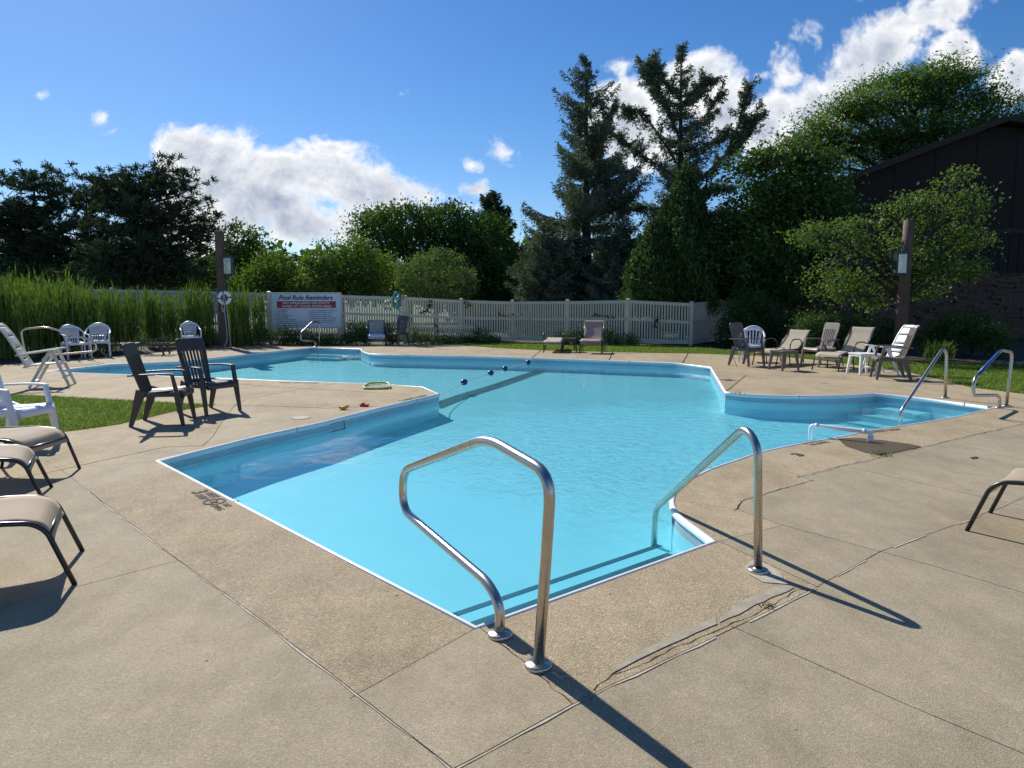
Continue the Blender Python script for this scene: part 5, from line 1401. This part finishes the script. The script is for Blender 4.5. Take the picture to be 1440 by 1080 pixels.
# pines at the left: limbs that carry rounded needle tufts
def pine(name, label, base_px, Y, lobes_px, seed, n_tuft=900, group=None, r0=.22):
    rs = random.Random(seed); rn = np.random.default_rng(seed)
    lob_ = px_lobes(lobes_px, Y, .9); b = at(base_px, 480, Y); root = empty(name, (b.x, Y, 0), 0, label, 'tree', group)
    off = Vector((b.x, Y, 0)); top = max(c[2] + r[2] for c, r in lob_)
    mb = MB(); spine = smooth_path([(0, 0, -.05), (.1, 0, top * .35), (-.1, 0, top * .65), (.15, 0, top * .92)], 5)
    mb.tube(spine, [r0 * (1 - .85 * i / (len(spine) - 1)) for i in range(len(spine))], 8)
    tuft = []
    for c, r in lob_:
        k = max(10, int(n_tuft * (r[0] * r[2]) / sum(q[0] * q[2] for _, q in lob_)))
        c = Vector(c) - off
        for j in range(max(4, k // 12)):
            e = c + Vector((rs.uniform(-1, 1) * r[0], rs.uniform(-1, 1) * r[1], rs.uniform(-.7, .9) * r[2])); z0 = max(.8, min(top * .9, e.z - (e.xy.length) * rs.uniform(.12, .38)))
            s_ = min(spine, key=lambda p: abs(p.z - z0)); mid = s_.lerp(e, .55) + Vector((0, 0, -.15))
            pp = smooth_path([s_, mid, e], 4); mb.tube(pp, [.07 * (1 - .8 * i / (len(pp) - 1)) for i in range(len(pp))], 5)
            for q in range(12):
                a = pp[rs.randint(len(pp) // 3, len(pp) - 1)]; f = a + Vector((rs.gauss(0, .42), rs.gauss(0, .42), abs(rs.gauss(.15, .22)))); tuft.append(f)
                if q % 3 == 0: mb.tube([a, f], [.02, .01], 4)
    mb.build('trunk', 'bark', root)
    T = np.array([list(f) for f in tuft]); per = 34; N = len(T) * per; d_ = unit(rn.normal(size=(N, 3)) + [0, 0, .35])
    P1 = np.repeat(T, per, 0) + d_ * rn.uniform(.02, .24, N)[:, None] * np.array([1.15, 1.15, .8])
    leaves('crown', P1, np.full(N, .24), 'pine', root, .1, .20, d_, .9)
    return root
GP = 'dark pines beyond the reeds at the left'
pine('pine_tree', 'dark flat-topped pine with broad layered limbs, left of the lamp post', 205, 33, [(172, 256, 44, 9), (222, 244, 42, 8), (252, 262, 44, 9), (195, 278, 50, 9), (266, 284, 36, 8), (148, 290, 30, 9), (215, 303, 60, 10), (280, 308, 30, 8), (170, 322, 52, 10), (250, 332, 50, 10), (292, 322, 22, 6), (205, 352, 74, 12), (262, 362, 44, 12), (210, 382, 80, 16), (160, 360, 40, 14)], 21, 1500, GP)
pine('pine_tree', 'open-topped dark pine at the left picture edge', 62, 37, [(62, 246, 24, 5), (20, 258, 34, 7), (82, 266, 30, 7), (45, 284, 44, 9), (92, 296, 34, 9), (15, 304, 44, 9), (66, 318, 54, 10), (20, 336, 50, 10), (88, 344, 50, 11), (40, 362, 60, 13), (70, 385, 66, 16), (-30, 320, 40, 30)], 22, 1300, GP)
pine('pine_tree', 'dark pine filling the gap between the two big left pines', 132, 38, [(124, 268, 26, 7), (140, 290, 36, 9), (112, 312, 36, 9), (140, 334, 44, 10), (115, 360, 50, 12), (150, 385, 60, 16)], 23, 700, GP)
broadleaf('deciduous_tree', 'broad dark undergrowth tree low behind the reeds at the left', [(20, 395, 60, 26), (90, 400, 60, 24), (170, 400, 60, 24), (240, 398, 60, 26), (295, 395, 36, 30), (-60, 380, 60, 40)], 36, 150, 'leaf_dark', .2, 4.5, .6, GB)
broadleaf('deciduous_tree', 'dark broadleaf tree behind the foot of the spruces', [(740, 385, 40, 40), (800, 395, 50, 36), (860, 395, 50, 34), (900, 380, 40, 40)], 40, 800, 'leaf_dark', .2, 4.0, .6, GB)

# reeds --------------------------------------------------------------
def blade_mesh(base, h, ang, width, bend, segs=3):
    """arching tapered blades -> (N*segs, 4, 3)"""
    N = len(base); d = np.stack([np.cos(ang), np.sin(ang), np.zeros(N)], 1); s_ = np.stack([-np.sin(ang), np.cos(ang), np.zeros(N)], 1)
    out = []
    def P_(t): return base + np.array([0, 0, 1.0]) * (h * (t - .30 * bend * t * t))[:, None] + d * (h * bend * t * t)[:, None]
    for k in range(segs):
        t0, t1 = k / segs, (k + 1) / segs; w0, w1 = width * (1 - t0 ** 2) * .5, width * (1 - t1 ** 2) * .5
        a, b = P_(t0), P_(t1); out.append(np.stack([a - s_ * w0[:, None], a + s_ * w0[:, None], b + s_ * w1[:, None], b - s_ * w1[:, None]], 1))
    return np.concatenate(out)
def reed_clump(name, label, xy, hgt, parent=None, kind='stuff', m='reed', leaf_n=10, group=None, cat='reeds'):
    N = len(xy); B_n = []; H_n = []; A_n = []; W_n = []; K_n = []
    base = np.column_stack([xy, np.zeros(N)])
    stalk_lean = rng.uniform(0, 2 * np.pi, N)
    allv = [blade_mesh(base, hgt, stalk_lean, np.full(N, .016), np.abs(rng.normal(0, .06, N)), 3)]
    for k in range(leaf_n):
        t = rng.uniform(.08, .97, N) ** .8; z = hgt * t; az = rng.uniform(0, 2 * np.pi, N)
        b = base + np.array([0, 0, 1.0]) * z[:, None]; L = rng.uniform(.28, .62, N) * (1.1 - .45 * t)
        allv.append(blade_mesh(b, L, az, rng.uniform(.018, .034, N), rng.uniform(.15, .75, N), 3))
    v = np.concatenate(allv); o = fast_mesh(name, v, 4, m)
    tag(o, label, cat, group, kind); return o
def scatter_px(n, x0, x1, Y0, Y1):
    Yv = rng.uniform(Y0, Y1, n); px = rng.uniform(x0, x1, n); return np.column_stack([(px - 720) / 1000 * Yv * 1.0, Yv])
def topz(px, py, Y): return at(px, py, Y).z
n = 2900; xy = scatter_px(n, -120, 205, 18.6, 23.0); xy = xy[[(p[1] > 18.0 + .035 * (((p[0] / p[1]) * 1000 + 720) / 1) * .55) for p in xy]]
hh = 1.84 + .12 * np.sin(xy[:, 0] * 2.1) + rng.normal(0, .20, len(xy)); hh *= 1 - .20 * np.clip(((xy[:, 0] / xy[:, 1]) * 1000 + 720 - 110) / 95, 0, 1)
reed_clump('tall_reeds', 'dense stand of tall bright green reeds along the deck at the left', xy, hh)
GR = 'narrow reed clumps in front of the fence'
def reed_thing(px0, px1, Y0, Y1, h, n, label):
    xy = scatter_px(n, px0, px1, Y0, Y1); hh = rng.normal(h, .14, n); reed_clump('reed_clump', label, xy, hh, kind=None, group=GR, cat='reed clump')
reed_thing(205, 228, 23.2, 24.6, 1.6, 110, 'reed clump at the right end of the dense reeds, before the fence')
reed_thing(230, 262, 23.6, 24.8, 1.5, 70, 'thin reed clump against the fence left of the lone white chair')
reed_thing(262, 302, 23.7, 24.8, 1.8, 130, 'reed clump just left of the post with the life ring')
reed_thing(322, 352, 23.9, 24.8, 1.65, 100, 'reed clump just right of the post with the life ring')
reed_thing(357, 374, 24.2, 25.0, 1.5, 45, 'slender reed clump beside the left edge of the rule sign')

# shrubs and bed plants along the fence -------------------------------------
def shrub(label, pl, Y, m, leaf=.06, dens=4.0, spray=.14, group=None, name='bed_shrub', up=.6):
    lob_ = px_lobes(pl, Y, .7); x0 = lob_[0][0][0]; root = empty(name, (x0, Y, 0), 0, label, 'shrub', group); off = np.array([x0, Y, 0])
    A = sum(math.pi * r[0] * r[2] for c, r in lob_); N = int(A * dens / (leaf * leaf * .28)); ncl = max(15, N // 22)
    cc, d = clusters(lob_, ncl, .45); P_ = np.repeat(cc, 22, 0) + rng.normal(size=(ncl * 22, 3)) * spray * .6; P_[:, 2] = np.abs(P_[:, 2]) + .01
    leaves('crown', P_ - off, np.full(len(P_), leaf), m, root, up, .5)
    rs = random.Random(int(x0 * 10))
    for c, r in lob_:
        mb = MB()
        for k in range(5): mb.tube([(c[0] - x0, c[1] - Y, 0), (c[0] - x0 + rs.uniform(-.6, .6) * r[0], c[1] - Y + rs.uniform(-.5, .5) * r[1], c[2] + .5 * r[2])], [.012, .005], 5)
        mb.build('stem', 'bark', root)
GS = 'low shrubs in the bed along the fence'
shrub('low dark shrubs along the deck left of the rule sign', [(290, 480, 24, 12), (330, 478, 28, 13), (365, 474, 20, 14)], 24.6, 'leaf_dark', group=GS)
shrub('dark low shrub directly under the rule sign', [(398, 475, 20, 13), (420, 478, 20, 11), (445, 480, 22, 8), (470, 480, 18, 8)], 24.7, 'leaf_dark', group=GS)
shrub('leafy green shrub between the rule sign and the grey sling chair', [(500, 467, 13, 17), (512, 472, 12, 14), (490, 478, 12, 9)], 25.0, 'leaf_mid', .07, group=GS)
shrub('light green shrub between the grey chair and the weathered brown chair', [(547, 470, 7, 14), (552, 477, 8, 8)], 25.3, 'leaf_mid', .06, group=GS)
shrub('light green leafy plants right of the weathered brown chair', [(578, 472, 12, 12), (592, 476, 14, 9), (608, 479, 14, 6)], 25.2, 'leaf_light', .06, group=GS)
shrub('grassy low mound in the bed right of the brown chair', [(628, 479, 16, 6), (645, 478, 12, 7)], 25.6, 'leaf_mid', .07, group=GS)
shrub('dark rounded grassy mound at the end of the bed', [(680, 474, 16, 12), (664, 478, 14, 8), (698, 480, 8, 5)], 25.8, 'leaf_dark', .07, group=GS)
GW = 'dark weeds at the foot of the far fence'
shrub('dark weeds at the fence foot behind the small dark table', [(795, 477, 14, 9), (812, 474, 12, 11), (822, 479, 8, 6)], 25.0, 'leaf_dark', .07, group=GW)
shrub('dark weeds climbing the fence foot right of the rose chaise', [(856, 474, 8, 14), (866, 479, 10, 7)], 24.7, 'leaf_dark', .07, group=GW)
shrub('small weed clump at the fence foot near the tall post', [(885, 479, 9, 7), (893, 483, 6, 4)], 24.3, 'leaf_dark', .07, group=GW)
# climbing vine on the fence
vp = []
for (x0, y0, x1, y1, k) in ((606, 422, 600, 442, 26), (598, 436, 594, 440, 18), (612, 455, 618, 476, 24), (655, 422, 661, 432, 20), (700, 445, 735, 441, 14), (835, 443, 865, 446, 22), (925, 447, 922, 462, 22)):
    for j in range(k):
        t = rng.random(); Yv = np.interp(x0 + (x1 - x0) * t, [569, 648, 720, 798, 883, 972], [25.3, 26.1, 26.6, 25.6, 24.8, 24.1]) - .1
        q = at(x0 + (x1 - x0) * t + rng.normal(0, 1.5), y0 + (y1 - y0) * t + rng.normal(0, 1.5), Yv); vp.append(list(q))
vp = np.array(vp)
tag(leaves('climbing_vine', vp, np.full(len(vp), .10), 'vine', None, .2, .7), 'sparse dark vine leaves climbing through the fence pickets', 'vine', kind='stuff')

# shaded shrubs by the building
GH = 'dark shrubs against the stone base of the building'
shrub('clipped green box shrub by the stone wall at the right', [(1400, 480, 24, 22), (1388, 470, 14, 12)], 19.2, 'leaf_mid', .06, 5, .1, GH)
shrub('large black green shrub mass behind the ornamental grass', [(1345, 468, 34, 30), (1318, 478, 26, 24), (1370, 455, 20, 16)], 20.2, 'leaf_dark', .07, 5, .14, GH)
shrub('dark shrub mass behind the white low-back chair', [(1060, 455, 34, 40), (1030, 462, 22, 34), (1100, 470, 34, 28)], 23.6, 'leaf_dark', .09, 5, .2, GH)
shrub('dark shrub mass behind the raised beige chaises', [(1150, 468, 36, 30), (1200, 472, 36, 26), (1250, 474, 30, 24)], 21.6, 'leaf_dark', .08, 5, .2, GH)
xy = np.column_stack([rng.normal(11.35, .16, 260), rng.normal(18.9, .16, 260)])
v = blade_mesh(np.column_stack([xy, np.zeros(260)]), rng.uniform(.35, .62, 260), rng.uniform(0, 6.28, 260), np.full(260, .02), rng.uniform(.1, .8, 260), 3)
tag(fast_mesh('ornamental_grass', v, 4, 'reed'), 'small tuft of ornamental grass in the shaded bed right of the lamp post', 'grass tuft')

# lawn blades ---------------------------------------------------------------
def lawn(name, label, poly, n, h0, h1, wd, m='grass', z=-.034, bias=None):
    xs = [p[0] for p in poly]; ys = [p[1] for p in poly]; out = []
    while len(out) < n:
        q = np.column_stack([rng.uniform(min(xs), max(xs), n), rng.uniform(min(ys), max(ys), n)])
        P2 = np.array([[p[0], p[1]] for p in poly]); ins = np.zeros(len(q), bool); j = len(P2) - 1
        for i in range(len(P2)):
            a, b = P2[i], P2[j]; c_ = ((a[1] > q[:, 1]) != (b[1] > q[:, 1])); den = (b[1] - a[1]) if abs(b[1] - a[1]) > 1e-9 else 1e-9
            ins ^= c_ & (q[:, 0] < (b[0] - a[0]) * (q[:, 1] - a[1]) / den + a[0]); j = i
        out += q[ins].tolist()
    xy = np.array(out[:n]); v = blade_mesh(np.column_stack([xy, np.full(n, z)]), rng.uniform(h0, h1, n), rng.uniform(0, 6.28, n), np.full(n, wd) * rng.uniform(.6, 1.2, n), rng.uniform(.2, 1.1, n), 2)
    return tag(fast_mesh(name, v, 4, m), label, 'grass', kind='stuff')
pv_ = [p for p in patch if True]
pv_ = [Vector((max(p.x, -8.5), p.y)) for p in patch]
lawn('grass_patch', 'mown green grass patch set in the deck at the left', pv_, 95000, .045, .085, .011)
lawn('clover_blossom', 'tiny pale clover flowers sprinkled over the left grass patch', pv_, 700, .075, .10, .018, 'clover')
strip = [Vector(g(*p)) for p in [(640, 484.8), (694, 489.2), (761, 492.7), (900, 496.2), (980, 497.5), (1091, 501.2), (1124, 503.7), (1160, 507.7), (1220, 515.7)]] + [Vector((12.0, 16.6)), Vector(at(1150, 500, 19.9)[:2]), Vector(at(1010, 492, 22.4)[:2]), Vector((6.2, 24.0)), Vector((4.0, 24.75)), Vector((1.9, 25.5)), Vector((0, 26.2)), Vector((-1.0, 25.8))]
lawn('grass_strip', 'narrow sunlit strip of lawn between the deck and the far fence', strip, 60000, .05, .11, .022)
rp_ = [Vector(g(*p)) for p in [(1220, 515.8), (1280, 524.2), (1320, 533.2), (1364, 544.7), (1440, 554.2)]] + [Vector((11.6, 10.7)), Vector((15, 8.2)), Vector((17, 11)), Vector((14.0, 15.0)), Vector((12.2, 16.7))]
lawn('right_lawn', 'sunlit lawn between the right handrails and the building bed', rp_, 75000, .05, .10, .016)
# weed and dry leaves in the deck joints
q = g(1238, 640.5); xy = np.column_stack([rng.normal(q[0], .05, 60), rng.normal(q[1], .03, 60)])
tag(leaves('joint_weed', np.column_stack([xy, rng.uniform(.01, .03, 60)]), np.full(60, .028), 'leaf_light', None, 1, .7), 'tiny green weed growing in the deck joint beside the wet patch', 'weed')
q = g(1076, 852); C3 = np.column_stack([rng.normal(q[0], .028, 18), rng.normal(q[1], .022, 18), rng.uniform(.002, .008, 18)])
tag(leaves('dry_leaf_litter', C3, np.full(18, .024), 'dry_leaf', None, 2, .6), 'brown dry leaf crumbs lodged in the cracked joint by the right rail', 'leaf litter')
q = g(1262, 626); C3 = np.column_stack([rng.normal(q[0] - .2, .13, 8), rng.normal(q[1], .09, 8), np.full(8, .008)])
tag(leaves('fallen_leaf_litter', C3, np.full(8, .03), 'dry_leaf', None, 4, .6), 'few dry leaf bits scattered over the wet patch', 'leaf litter')
bpy.context.view_layer.update()
print('triangles about', sum(len(o.data.polygons) * 2 for o in scene.objects if o.type == 'MESH'))
